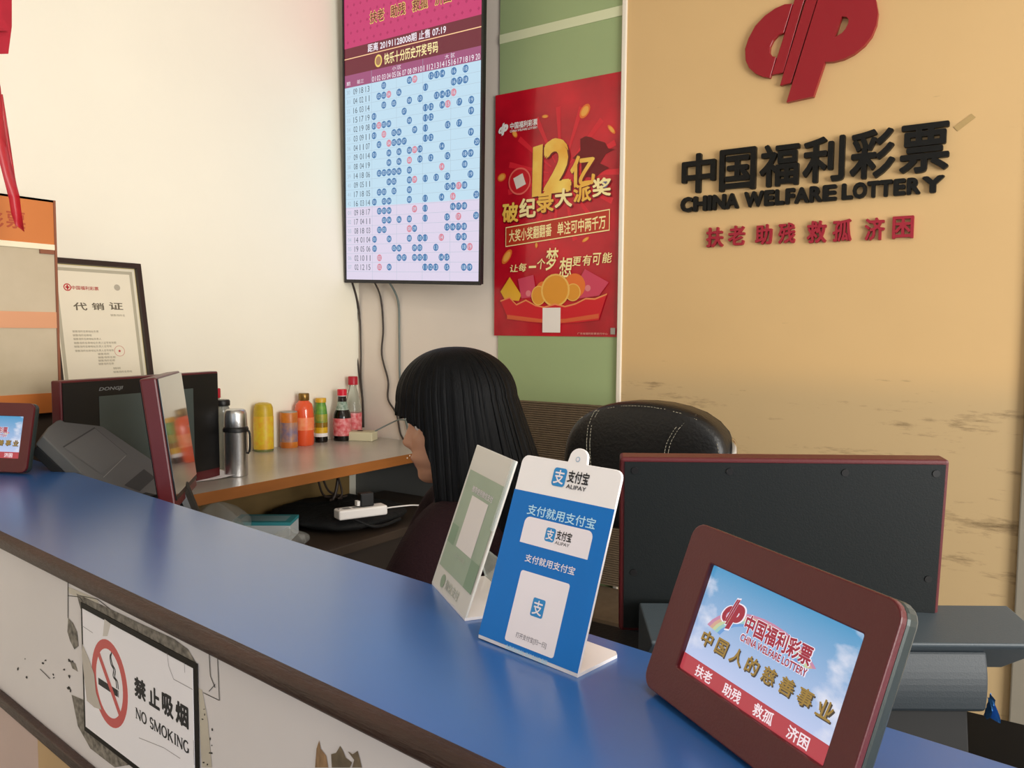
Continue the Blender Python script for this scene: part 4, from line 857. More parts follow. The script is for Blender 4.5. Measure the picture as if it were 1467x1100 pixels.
MB().box(XL+0.002, XL+0.008, yl_, yr, zb_, zt_, mat('case_back', 'b59a76', 0.5)).box(XL+0.002, XF, yl_, yr, zt_-0.006, zt_, M_caseedge).box(XL+0.002, XF, yl_, yr, zb_, zb_+0.006, M_caseedge).build('carcass', dc)
MB().box(XL+0.05, XF-0.03, 0.965, yr-0.01, ZS+0.0005, zb_, mat('case_plinth', '54463a', 0.6)).build('plinth', dc)

# red festoon and ribbon hanging at the left edge
M_rib = mat('sheer_red_ribbon', 'c01028', 0.35, alpha=0.82); M_banner = mat('red_cloth', 'b00c2a', 0.6, noise=(20, 0.2))
XR_ = -2.05
rb = MB()
def strip(mb, L, R__, m, X, wob=0.01):
    n = len(L); vs = []
    for i in range(n):
        f_ = math.sin(i*1.7)*wob
        vs += [on_x(*L[i], X+f_), on_x(*R__[i], X-f_)]
    vs2 = [v+Vector((-0.0012, 0, 0)) for v in vs]
    mb.add(vs+vs2, [(2*i, 2*i+1, 2*i+3, 2*i+2) for i in range(n-1)]+[(2*n+2*i, 2*n+2*i+2, 2*n+2*i+3, 2*n+2*i+1) for i in range(n-1)]+[(2*i, 2*i+2, 2*n+2*i+2, 2*n+2*i) for i in range(n-1)]+[(2*i+1, 2*n+2*i+1, 2*n+2*i+3, 2*i+3) for i in range(n-1)], m)
strip(rb, [(-30, 20), (-25, 80), (-22, 125), (-15, 175), (-3, 222), (4, 250), (13, 285), (16, 305), (22, 322)], [(-20, 20), (-8, 80), (1, 125), (5, 170), (10, 210), (20, 250), (28, 280), (31, 305), (35, 332)], M_rib, XR_)
strip(rb, [(2, 135), (6, 175), (11, 215), (18, 250), (22, 272)], [(4, 135), (11, 180), (17, 220), (22, 255), (26, 275)], M_rib, XR_-0.02)
tag(rb.build('red_ribbon', smooth=True), 'sheer red ribbon trailing down over the orange header at the left edge', 'ribbon')
bn = MB(); strip(bn, [(-40, -150), (-40, 40), (-40, 78)], [(17, -150), (17, 38), (12, 77)], M_banner, XR_+0.02, 0.004)
strip(bn, [(-40, -150), (-40, 20), (-40, 45)], [(4, -150), (3, 20), (14, 44)], M_banner, XR_+0.035, 0.003)
tag(bn.build('red_banner', smooth='auto'), 'end of a dark red cloth banner in the upper left corner', 'banner')

# ------------------------------------------------------------------ things standing on the shelf
def stand_at(px, py): return on_z(px, py, ZS)
def metre(p, pix): return pix*(p-EYE).dot(CF)/FPX
def bottle(name, label, cat, px, base, top, wpx, parts, group=None, clampx=True):
    """parts: (part name, [(r fraction, z fraction)...], material or list, smooth)."""
    p = stand_at(px, base); h = metre(p, base-top)*1.0; r = metre(p, wpx)/2
    c = p.copy(); f2 = Vector((CF.x, CF.y, 0)).normalized(); c = c+f2*r*0.9
    if clampx and c.x-r < XL+0.006:
        c = on_x(px, base, XL+0.006+r); h = on_x(px, top, XL+0.006+r).z-ZS; c.z = ZS
    t = thing(name, label, cat, T(c.x, c.y, ZS), group)
    made = {}
    for pn, prof, m in parts:
        up = made.get('body') if ('label' in pn or 'collar' in pn or 'ring' in pn) else None
        made[pn] = MB().lathe([(a*r, b*h) for a, b in prof], m, 28).build(pn, up or t, smooth='auto')
    return t, r, h
M_cap_red = mat('red_cap', 'b0142a', 0.35); M_lblred = mat('red_label', 'cc2436', 0.4, noise=(60, 0.35), col2='e8a0a0'); M_dkglass = mat('dark_sauce', '120c0a', 0.12); M_clrglass = mat('clear_glass', 'dfe6e0', 0.05, trans=0.9, ior=1.3)
M_yel = mat('yellow_plastic', 'cfae28', 0.35, noise=(30, 0.25), col2='b8981e'); M_ylabel = mat('yellow_label', 'd8c22a', 0.4, noise=(50, 0.3), col2='d89a28')
bottle('yellow_canister', 'tall yellow domed canister, first container right of the steel flask', 'canister', 378, 646, 576, 28, [('body', [(0, 0.045), (0.96, 0.045), (1, 0.05), (1, 0.7), (0.98, 0.72)], M_ylabel), ('cap', [(0.98, 0.72), (0.97, 0.8), (0.93, 0.90), (0.8, 0.965), (0.5, 0.99), (0, 1)], M_yel), ('bottom_ring', [(0, 0), (0.95, 0), (0.97, 0.01), (0.97, 0.045), (0, 0.045)], mat('olive_glass', '6e7440', 0.15, spec=0.7))])
M_can = mat('orange_can_print', 'd8842a', 0.35, noise=(22, 0.9), col2='b4602a'); M_canb = mat('blue_can_print', '54608e', 0.35, noise=(26, 0.6), col2='c08a5a')
bottle('orange_can', 'short orange printed can between the yellow canister and the orange bottle', 'can', 411, 642, 590, 25, [('body', [(0, 0), (0.97, 0), (1, 0.02), (1, 0.15), (1, 0.16), (1, 0.7), (1, 0.72), (1, 0.96), (0.97, 0.975)], [M_can, M_can, M_can, M_can, M_canb, M_can, M_can, M_can]), ('lid', [(0.97, 0.975), (0.95, 1.0), (0, 1.0)], mat('grey_lid', '9a968e', 0.4))])
M_orj = mat('orange_liquid', 'e2552a', 0.12, coat=0.5); M_goldcap = mat('bronze_cap', '8a6a34', 0.3, 0.7)
bottle('orange_bottle', 'orange filled bottle with a bronze cap beside the printed can', 'bottle', 436, 638, 563, 28, [('body', [(0, 0), (0.9, 0), (1, 0.03), (1, 0.5), (0.95, 0.68), (0.82, 0.79), (0.62, 0.83), (0.5, 0.86)], M_orj), ('cap', [(0.5, 0.86), (0.54, 0.87), (0.54, 0.985), (0.48, 1), (0, 1)], M_goldcap), ('label', [(1.004, 0.30), (1.008, 0.32), (1.008, 0.52), (1.0, 0.54)], mat('orange_label', 'ea6a3a', 0.35, noise=(40, 0.4), col2='f0a070'))])
M_grn = mat('green_label', '2f7c3a', 0.4, noise=(40, 0.5), col2='7aa83a'); M_yl2 = mat('yellow_band', 'e0b422', 0.4, noise=(60, 0.25))
bottle('sauce_jar', 'slim sauce bottle with yellow cap and green and yellow labels', 'bottle', 460, 633, 570, 19, [('body', [(0, 0), (0.95, 0), (1, 0.03), (1, 0.13), (1, 0.14), (1, 0.33), (1, 0.34), (1, 0.44), (1, 0.45), (0.98, 0.62), (0.95, 0.64), (0.8, 0.82), (0.72, 0.86), (0.7, 0.9)], [M_dkglass]*4+[M_yl2]*2+[mat('amber_glass', '8a6a1e', 0.2)]*2+[mat('yellow_green_label', 'b8a428', 0.4, noise=(40, 0.4), col2='3a7c3a')]*2+[M_grn]*3), ('cap', [(0.7, 0.9), (0.8, 0.905), (0.8, 0.985), (0.74, 1), (0, 1)], mat('yellow_cap', 'd8a828', 0.35)), ('paper_label', [(1.0, 0.13), (1.01, 0.14), (1.01, 0.2), (1.0, 0.21)], M_white)])
bottle('soy_sauce_bottle', 'dark soy sauce bottle with bright red cap and red label', 'bottle', 488, 632, 558, 26, [('body', [(0, 0), (0.95, 0), (1, 0.03), (1, 0.42), (0.92, 0.52), (0.62, 0.64), (0.5, 0.72), (0.45, 0.86), (0.4, 0.87)], M_dkglass), ('neck_label', [(0.72, 0.60), (0.66, 0.64), (0.54, 0.72), (0.5, 0.76)], mat('neck_print', '3c6a50', 0.4, noise=(60, 0.9), col2='cfd8cc')), ('label', [(1.0, 0.10), (1.012, 0.11), (1.012, 0.43), (1.0, 0.44)], M_lblred), ('neck_collar', [(0.46, 0.78), (0.47, 0.79), (0.43, 0.875), (0.4, 0.88)], M_white), ('cap', [(0.4, 0.875), (0.52, 0.88), (0.52, 0.99), (0.46, 1), (0, 1)], mat('bright_red_cap', 'd21c34', 0.35))])
bottle('clear_bottle', 'clear liquor bottle with dark red cap in the corner behind the soy sauce', 'bottle', 506, 622, 539, 24, [('body', [(0, 0), (0.95, 0), (1, 0.02), (1, 0.42), (0.95, 0.5), (0.62, 0.72), (0.42, 0.82), (0.38, 0.88)], M_clrglass), ('label', [(1.0, 0.10), (1.012, 0.11), (1.012, 0.40), (1.0, 0.41)], M_lblred), ('cap', [(0.38, 0.86), (0.56, 0.865), (0.56, 0.985), (0.5, 1), (0, 1)], M_cap_red)])
bottle('clear_bottle', 'red capped bottle mostly hidden behind the right edge of the black monitor', 'bottle', 311, 655, 556, 24, [('body', [(0, 0), (0.95, 0), (1, 0.02), (1, 0.5), (0.8, 0.66), (0.45, 0.8), (0.4, 0.86)], M_clrglass), ('cap', [(0.4, 0.86), (0.52, 0.865), (0.52, 0.985), (0.46, 1), (0, 1)], M_cap_red)])
bottle('tea_jar', 'dark glass tea jar with black lid half hidden behind the steel flask', 'jar', 316, 672, 573, 22, [('body', [(0, 0), (0.8, 0), (0.95, 0.05), (1, 0.12), (1, 0.8), (0.9, 0.88), (0.8, 0.91)], mat('grey_jar_glass', 'a9aca6', 0.1, trans=0.5)), ('lid', [(0.8, 0.91), (0.98, 0.915), (1.0, 0.93), (1.0, 0.98), (0.9, 1), (0, 1)], M_black)], clampx=False)
fl, r_, h_ = bottle('steel_flask', 'brushed steel vacuum flask with a black ring standing at the front of the shelf', 'flask', 333, 684, 586, 36, [('body', [(0, 0), (0.86, 0), (0.91, 0.01), (0.91, 0.64), (0.92, 0.655)], M_steel), ('ring', [(0.92, 0.655), (1.0, 0.66), (1.0, 0.705), (0.95, 0.72), (0.92, 0.73)], M_black), ('cup_lid', [(0.90, 0.73), (0.91, 0.74), (0.86, 0.92), (0.80, 0.97), (0.66, 0.99), (0, 1.0)], M_steel)], clampx=False)
hx = [fl.matrix_world.inverted() @ (fl.matrix_world.translation + u_*q0 + Vector((0, 0, z0))) for q0, z0 in ((r_*0.95, h_*0.68), (r_*1.12, h_*0.62), (r_*1.12, h_*0.40), (r_*0.95, h_*0.33))]
MB().tube(spline(hx, 5), 0.0035, M_black, 8).build('strap', fl, smooth=True)
# adaptor box
pa = stand_at(530, 633)
ab = thing('adaptor_box', 'small cream white adaptor box with a grey lead at the end of the shelf', 'box', T(-2.345, 2.385, ZS) @ Matrix.Rotation(R_(24), 4, 'Z'))
MB().box(-0.055, 0.055, -0.035, 0.035, 0, 0.036, mat('cream_plastic', 'd6cfae', 0.45)).build('case', ab, bevel=0.003)
MB().box(-0.05, 0.05, -0.03, 0.03, 0.036, 0.039, mat('cream_top', 'bdb496', 0.45)).build('lid', ab, bevel=0.001)
MB().box(-0.02, 0.0, -0.008, 0.008, 0.039, 0.041, M_black).build('switch', ab)
cp = [Vector((-2.33, 2.40, ZS+0.02))]+[on_y(px, py, 2.46) for px, py in ((560, 606), (575, 601), (592, 607), (606, 625))]
tag(MB().tube(spline(cp, 6), 0.003, M_cable2, 8).build('adaptor_lead', smooth=True), 'grey lead arching from the cream adaptor box to the right', 'cable')
pp = MB(); pp.grid(lambda a, b: (0.12*a-0.06, 0.2*b-0.1, 0.002+0.012*max(0, b-0.6)**2*4+0.001*math.sin(9*a)), 8, 10, M_paper)
tag(pp.build('paper_sheet', matrix=T(-2.14, 1.46, ZS) @ Matrix.Rotation(R_(-12), 4, 'Z')), 'loose white paper sheet on the shelf at the foot of the steel flask', 'paper')

# ------------------------------------------------------------------ under the shelf, on the low desk
ZL = 0.66
bg = thing('cloth_bag', 'flat black cloth bag lying under the white power strip', 'bag', T(-2.06, 1.98, ZL))
def lump(a, b):
    th = 2*math.pi*a; ph = math.pi*(b-0.5); x = math.copysign(abs(math.cos(th))**0.6, math.cos(th))*math.cos(ph)**0.6 if abs(ph) < 1.57 else 0; y = math.copysign(abs(math.sin(th))**0.6, math.sin(th))*math.cos(ph)**0.6 if abs(ph) < 1.57 else 0
    z = 0.5+0.5*math.sin(ph); return (x*0.215, y*0.20, max(0, 0.062*z*(1+0.12*math.sin(5*x*6+2)*math.cos(4*y*7))))
MB().grid(lump, 40, 16, mat('black_cloth', '0d0d0d', 0.8, bump=(60, 0.4)), closed_u=True).build('body', bg, smooth=True)
MB().tube(spline([(0.1, -0.15, 0.05), (0.17, -0.13, 0.062), (0.22, -0.05, 0.02), (0.215, 0.08, 0.02)], 6), 0.006, M_softblack).build('handle', bg, smooth=True)
sa, sb_ = on_z(482, 744, ZL+0.064), on_z(551, 735, ZL+0.064)
dirs = (sb_-sa); Ls = dirs.length; Fs = T(*((sa+sb_)/2)) @ Matrix.Rotation(math.atan2(dirs.y, dirs.x), 4, 'Z')
ps = thing('power_strip', 'white power strip on the black cloth bag under the shelf', 'power strip', Fs)
MB().box(-Ls/2, Ls/2, -0.026, 0.026, 0, 0.032, M_white).build('case', ps, bevel=0.006, seg=3); pcase = ps.children[0]
for k in range(3): MB().box(-Ls*0.3+k*Ls*0.2-0.012, -Ls*0.3+k*Ls*0.2+0.012, -0.012, 0.012, 0.032, 0.0328, mat('socket_grey', '8a8a88', 0.5)).build('socket', pcase)
MB().box(-Ls*0.46, -Ls*0.42, -0.008, 0.008, 0.032, 0.035, mat('switch_grey', 'b5b2ae', 0.5)).build('switch', pcase)
pg = thing('plug_adaptor', 'black plug adaptor standing on the white power strip', 'adaptor', Fs @ T(Ls*0.1, 0.0, 0.0335))
MB().box(-0.024, 0.024, -0.016, 0.016, 0, 0.044, M_black).build('body', pg, bevel=0.004)
MB().box(-0.034, -0.024, -0.01, 0.01, 0.004, 0.02, M_white).build('usb_plug', pg)
tag(MB().tube(spline([Fs @ Vector((Ls/2-0.004, 0, 0.016)), Fs @ Vector((Ls/2+0.05, 0.02, 0.012)), Fs @ Vector((Ls/2+0.15, 0.05, 0.0)), Vector((-1.86, 2.30, ZL+0.006))], 6), 0.0025, M_white).build('power_lead', smooth=True), 'white lead running right from the power strip', 'cable')
# cables hanging from the underside of the shelf
for k, (lab, pts) in enumerate((('dark lead drooping from under the shelf, left of the bundle', [(452, 692), (462, 707), (475, 712), (480, 722), (484, 738)]), ('dark lead drooping from under the shelf to the power strip, middle of the bundle', [(458, 690), (470, 702), (488, 710), (492, 724), (497, 742)]), ('dark thick lead hanging straight under the shelf, right of the bundle', [(487, 684), (482, 700), (477, 715), (475, 735), (472, 752)]), ('dark lead looping under the shelf, right of the thick lead', [(480, 686), (490, 705), (484, 718), (488, 735), (490, 746)]))):
    P = [on_x(px, py, -2.12+0.008*k) for px, py in pts]; P = [Vector((q.x, q.y, max(min(q.z, ZS-0.032), ZL+0.068))) for q in P]; P[0].z = ZS-0.031
    tag(MB().tube(spline(P, 6), 0.004 if k != 2 else 0.006, M_cable, 8).build('drooping_lead', smooth=True), lab, 'cable', 'leads under the shelf')
tb = thing('tissue_box', 'white and teal carton beside the black bag under the shelf', 'carton', T(-2.075, 1.685, ZL) @ Matrix.Rotation(R_(35), 4, 'Z'))
M_carton = mat('white_carton', 'd2dade', 0.5); M_teal = mat('teal_print', '3f9aa4', 0.5)
MB().box(-0.11, 0.08, -0.055, 0.055, 0, 0.062, M_carton).build('body', tb, bevel=0.002)
MB().box(-0.11, 0.0805, -0.0555, 0.0555, 0.052, 0.0626, M_teal).build('top_band', tb)
MB().rect(-0.09, -0.035, 0.06, 0.035, 0.0630, mat('pale_blue_print', '8fb4bc', 0.5)).build('printed_panel', tb)
M_film2 = mat('clear_plastic_bag', 'd8dcd8', 0.15, alpha=0.16, spec=0.8)
def crumple(name, label, M, sx, sy, sz, seed):
    r = np.random.default_rng(seed); ph = r.uniform(0, 6.28, 12); fr = r.uniform(3, 9, 12)
    def fn(a, b):
        th = 2*math.pi*a; p = math.pi*(b-0.5); k = 1+sum(0.09*math.sin(fr[i]*th*round(1) if False else int(fr[i])*th+ph[i]+3*b*(i % 3)) for i in range(6))
        return (sx*math.cos(th)*math.cos(p)*k, sy*math.sin(th)*math.cos(p)*k, max(0, sz*(0.5+0.5*math.sin(p))*(1+0.25*math.sin(int(fr[7])*th+ph[7]))))
    return tag(MB().grid(fn, 40, 18, M_film2, closed_u=True).build(name, matrix=M), label, 'plastic bag')
crumple('plastic_bag', 'crumpled clear plastic bag under the front end of the shelf', T(-2.06, 1.47, ZL), 0.10, 0.10, 0.125, 3)
crumple('plastic_bag', 'small clear plastic wrapper at the corner of the teal carton', T(-1.925, 1.63, ZL), 0.06, 0.06, 0.05, 5)
cu_ = thing('blue_cloth', 'small scrap of blue cloth tucked at the right end of the printer', 'cloth', None)
c0_ = at(1420, 1014, 1.05)
MB().grid(lambda a, b: c0_+u_*(0.012*(a-0.5))+Vector((0, 0, 0.03*(0.5-b)))+nrm*(0.012*math.sin(5*a+3*b)), 8, 10, mat('blue_cloth', '2c6aa8', 0.8)).build('rag', cu_)

# ------------------------------------------------------------------ chairs
def backrest_surface(mb, W_, Hh, th, m, n=26):
    pass
YCH = 1.95
lcx = lambda px, py: (lambda p: (p.x, p.z))(on_y(px, py, YCH))
och = [lcx(*q) for q in ((822, 760), (811, 700), (811, 655), (814, 632), (822, 612), (835, 596), (858, 583), (880, 577), (905, 574.5), (930, 575), (955, 578), (980, 584), (1003, 593), (1022, 606), (1035, 621), (1042, 640), (1044, 665), (1040, 710), (1030, 760))]
ccx_ = sum(p[0] for p in och)/len(och)
lc_ = thing('office_chair', 'black leather office chair with pale stitching in front of the tan wall', 'chair', T(ccx_, YCH, 0))
M_leather = mat('black_leather', '121111', 0.38, bump=(120, 0.15), spec=0.5); M_stitch = mat('pale_stitching', '97917f', 0.6)
zc = 1.02
ol = [(p[0]-ccx_, p[1]) for p in och]
def ins_loop(k): return [(x*k, zc+(z-zc)*k if z > zc-0.2 else z) for x, z in ol]
bk = MB(); n = len(ol)
loops = [(1.0, 0.0), (1.0, 0.012), (0.985, -0.012), (0.95, -0.024), (0.80, -0.036), (0.5, -0.042), (0.15, -0.044)]
rings = [[(x*1.0, 0.055, z) for x, z in ol]]+[[(x*k, y, zc+(z-zc)*k) for x, z in ol] for k, y in ((1.01, 0.04), (1.012, 0.0), (1.0, -0.014), (0.965, -0.026), (0.90, -0.034), (0.7, -0.042), (0.4, -0.046), (0.12, -0.047))]
vs = [q for r in rings for q in r]; fs = [(a*n+i, a*n+(i+1) % n, (a+1)*n+(i+1) % n, (a+1)*n+i) for a in range(len(rings)-1) for i in range(n)]
vs.append((0, -0.047, zc)); fs += [tuple(range(n))]+[((len(rings)-1)*n+i, (len(rings)-1)*n+(i+1) % n, len(vs)-1) for i in range(n)]
bk.add(vs, fs, M_leather); b_ = bk.build('backrest', lc_, smooth=True); b_.modifiers.new('s', 'SUBSURF').levels = 1; b_.modifiers['s'].render_levels = 2
st = MB()
def ysurf(x, z):
    k = 0
    for i in range(n):
        X, Z_ = ol[i]; d_ = math.hypot(X, Z_-zc); dd = math.hypot(x, z-zc)
        ca = (X*x+(Z_-zc)*(z-zc))/(d_*dd+1e-9)
        if ca > 0.97: k = max(k, dd/d_)
    k = min(k or 0.8, 1.0)
    return float(np.interp(k, [0, 0.12, 0.4, 0.7, 0.9, 0.965, 1.0], [-0.047, -0.047, -0.046, -0.042, -0.034, -0.026, -0.014]))-0.0015
def stitches(pts, off):
    P = spline([(*[(lambda p: (p[0]-ccx_, 0, p[1]))(lcx(*q))][0],) for q in pts], 10)
    dist = 0
    for a, b in zip(P[:-1], P[1:]):
        L = (b-a).length
        k = 0.0
        while k < L:
            t0 = (dist+k) % 0.009
            if t0 < 0.0055:
                q0 = a+(b-a)*(k/L); q1 = a+(b-a)*(min(k+0.003, L)/L)
                q0 = Vector((q0.x+off, ysurf(q0.x, q0.z)-0.001, q0.z)); q1 = Vector((q1.x+off, ysurf(q1.x, q1.z)-0.001, q1.z))
                if (q1-q0).length > 1e-5: st.tube([q0, q1], 0.0008, M_stitch, 4)
            k += 0.003
        dist += L
for o_ in (-0.005, 0.005):
    stitches([(864, 585), (857, 600), (854, 620), (854, 645), (857, 690)], o_); stitches([(998, 593), (985, 604), (974, 620), (966, 640), (960, 690)], o_)
stitches([(820, 625), (832, 603), (860, 588), (905, 580), (955, 584), (998, 597), (1020, 613), (1032, 632), (1036, 655)], 0)
st.build('stitching', b_)
for dx_ in (0, 0.0): pass
ps_ = spline([(*[(lambda p: (p[0]-ccx_, -0.035, p[1]))(lcx(*q))][0],) for q in ((866, 582), (857, 600), (854, 620), (854, 645), (857, 690))], 6)
arm = MB(); arm.tube(spline([(0.215, 0.06, 1.06), (0.235, 0.02, 1.03), (0.24, -0.05, 0.86), (0.23, -0.25, 0.70), (0.20, -0.3, 0.64)], 6), 0.010, mat('chrome', 'd0d0d0', 0.12, 1.0)); tag(arm.build('armrest', lc_, smooth=True), 'chrome armrest')
arm = MB(); arm.tube(spline([(-0.22, 0.05, 0.98), (-0.235, 0.0, 0.95), (-0.24, -0.06, 0.84), (-0.23, -0.25, 0.70), (-0.20, -0.3, 0.64)], 6), 0.010, MATS['chrome']); tag(arm.build('armrest', lc_, smooth=True), 'chrome armrest')
MB().prism(rrect(-0.22, -0.45, 0.22, 0.0, 0.06), 0.44, 0.53, M_leather).build('seat', lc_, bevel=0.02, seg=3)
MB().box(-0.05, 0.05, -0.02, 0.06, 0.5, 0.8, M_black).build('back_bracket', lc_)
MB().lathe([(0, 0.08), (0.03, 0.08), (0.03, 0.25), (0.02, 0.25), (0.02, 0.44), (0, 0.44)], M_black, 16, T(0, -0.22, 0)).build('gas_column', lc_)
for k in range(5):
    a = R_(72*k+18); lg = MB().tube([(0, -0.22, 0.1), (0.27*math.cos(a), -0.22+0.27*math.sin(a), 0.065)], [0.03, 0.018], M_black).build('leg', lc_)
    MB().lathe([(0, -0.012), (0.028, -0.012), (0.028, 0.012), (0, 0.012)], M_black, 14, T(0.27*math.cos(a), -0.22+0.27*math.sin(a), 0.028) @ Matrix.Rotation(R_(90), 4, 'X')).build('castor', lg)
# ribbed brown backed bench against the green board
rbch = thing('ribbed_bench', 'brown bench with a finely ribbed high back against the green board', 'bench', T(-1.32, 2.33, 0))
ztop = on_y(790, 578, 2.33).z
M_ribb = mat('ribbed_brown_fabric', '6b5a46', 0.8, noise=(40, 0.2)); rm_ = MB(); prf = []
nr = 78
for k in range(nr*4+1):
    z = 0.50+(ztop-0.50)*k/(nr*4); prf.append((-0.004*(0.5+0.5*math.cos(2*math.pi*k/4)), z))
prf += [(0.05, ztop), (0.05, 0.5)]
nn_ = len(prf)
rm_.add([(x, y, z) for x in (-0.33, 0.36) for y, z in prf], [tuple(range(nn_)), tuple(range(nn_, 2*nn_))[::-1]]+[(i, nn_+i, nn_+(i+1) % nn_, (i+1) % nn_) for i in range(nn_)], M_ribb)
rm_.build('backrest', rbch)
MB().box(-0.33, 0.36, -0.27, 0.02, 0.40, 0.49, M_ribb).build('seat', rbch, bevel=0.015)
for x in (-0.30, 0.33):
    for y in (-0.24, 0.03): MB().box(x-0.02, x+0.02, y-0.02, y+0.02, 0, 0.40, M_brown).build('leg', rbch)

# ------------------------------------------------------------------ seated woman
Hc = Vector((-0.934, 1.196, 1.19)); fa = R_(214)
f_ = Vector((math.cos(fa), math.sin(fa), 0)); lf = Vector((-f_.y, f_.x, 0))
MH = Matrix(((f_.x, lf.x, 0, Hc.x), (f_.y, lf.y, 0, Hc.y), (0, 0, 1, Hc.z), (0, 0, 0, 1))) @ Matrix.Rotation(R_(4), 4, 'Y')
M_skin = mat('skin', 'c69276', 0.5, noise=(30, 0.06)); M_lip = mat('lips', '9a4f48', 0.45); M_sweat = mat('dark_maroon_knit', '1d0b0f', 0.9, bump=(260, 0.3), spec=0.2); M_trou = mat('dark_trousers', '17181c', 0.8); M_shoe = mat('black_shoe', '0f0f0f', 0.5)
M_hair = mat('black_hair', '020203', 0.52, spec=0.13, noise=(26, 0.5), col2='08090b', stretch=(4, 4, 0.16), bump=(140, 0.2))
# head surface: (z, front x, back x, half width)
HP = [(-0.140, 0.052, 0.040, 0.004), (-0.138, 0.064, 0.020, 0.020), (-0.130, 0.072, -0.005, 0.034), (-0.118, 0.075, -0.030, 0.045), (-0.105, 0.077, -0.048, 0.053), (-0.097, 0.083, -0.056, 0.057), (-0.090, 0.086, -0.062, 0.060), (-0.082, 0.085, -0.068, 0.063), (-0.070, 0.081, -0.076, 0.066), (-0.050, 0.082, -0.086, 0.070), (-0.030, 0.079, -0.093, 0.072), (-0.018, 0.081, -0.096, 0.073), (-0.005, 0.089, -0.099, 0.074), (0.015, 0.090, -0.101, 0.075), (0.040, 0.086, -0.099, 0.074), (0.062, 0.074, -0.091, 0.068), (0.080, 0.056, -0.074, 0.055), (0.092, 0.034, -0.050, 0.037), (0.099, 0.008, -0.022, 0.014)]
HZ = np.array([h[0] for h in HP]); HFx = np.array([h[1] for h in HP]); HB = np.array([h[2] for h in HP]); HW = np.array([h[3] for h in HP])
def head_pt(a, b):
    z = -0.140+0.239*b; fx, bx, hw = np.interp(z, HZ, HFx), np.interp(z, HZ, HB), np.interp(z, HZ, HW)
    th = 2*math.pi*a; c, s = math.cos(th), math.sin(th); e = 0.86
    cx = (fx+bx)/2; x = cx+(fx-bx)/2*math.copysign(abs(c)**e, c); y = hw*math.copysign(abs(s)**e, s)
    if c > 0:
        g = lambda w_, y0=0: math.exp(-((y-y0)/w_)**2)
        nz = np.interp(z, [-0.078, -0.072, -0.066, -0.060, -0.045, -0.025, -0.008, 0.0], [0, 0.008, 0.019, 0.022, 0.017, 0.010, 0.004, 0])
        x += nz*g(0.0115+0.004*max(0, min(1, (-0.045-z)/0.02)))
        x -= 0.011*math.exp(-((z+0.024)/0.012)**2)*(g(0.014, 0.032)+g(0.014, -0.032))       # eye sockets
        x += 0.005*math.exp(-((z+0.091)/0.005)**2)*g(0.018)+0.005*math.exp(-((z+0.104)/0.005)**2)*g(0.016)-0.002*math.exp(-((z+0.0975)/0.0025)**2)*g(0.02)
        x += 0.004*math.exp(-((z+0.128)/0.012)**2)*g(0.016)
        x += 0.003*math.exp(-((z+0.055)/0.02)**2)*(g(0.016, 0.045)+g(0.016, -0.045))
    return MH @ Vector((x, y, z))
def skin_mesh(verts, edges, radii, root=0, sub=2, loose=0.0):
    me = bpy.data.meshes.new('tmp'); me.from_pydata([tuple(v) for v in verts], edges, []); me.update()
    o = bpy.data.objects.new('tmp', me); COL.objects.link(o)
    m = o.modifiers.new('skin', 'SKIN'); m.use_smooth_shade = True
    for i, r in enumerate(radii):
        r = r if isinstance(r, tuple) else (r, r); me.skin_vertices[0].data[i].radius = (r[0]+loose, r[1]+loose)
    me.skin_vertices[0].data[root].use_root = True
    s = o.modifiers.new('sub', 'SUBSURF'); s.levels = sub; s.render_levels = sub
    dg = bpy.context.evaluated_depsgraph_get(); dg.update(); e = o.evaluated_get(dg); mm = e.to_mesh()
    vs = [tuple(v.co) for v in mm.vertices]; fs = [tuple(p.vertices) for p in mm.polygons]
    e.to_mesh_clear(); bpy.data.objects.remove(o); bpy.data.meshes.remove(me)
    return vs, fs
V = lambda fx, ly, z: Vector((Hc.x, Hc.y, 0))+f_*fx+lf*ly+Vector((0, 0, z))
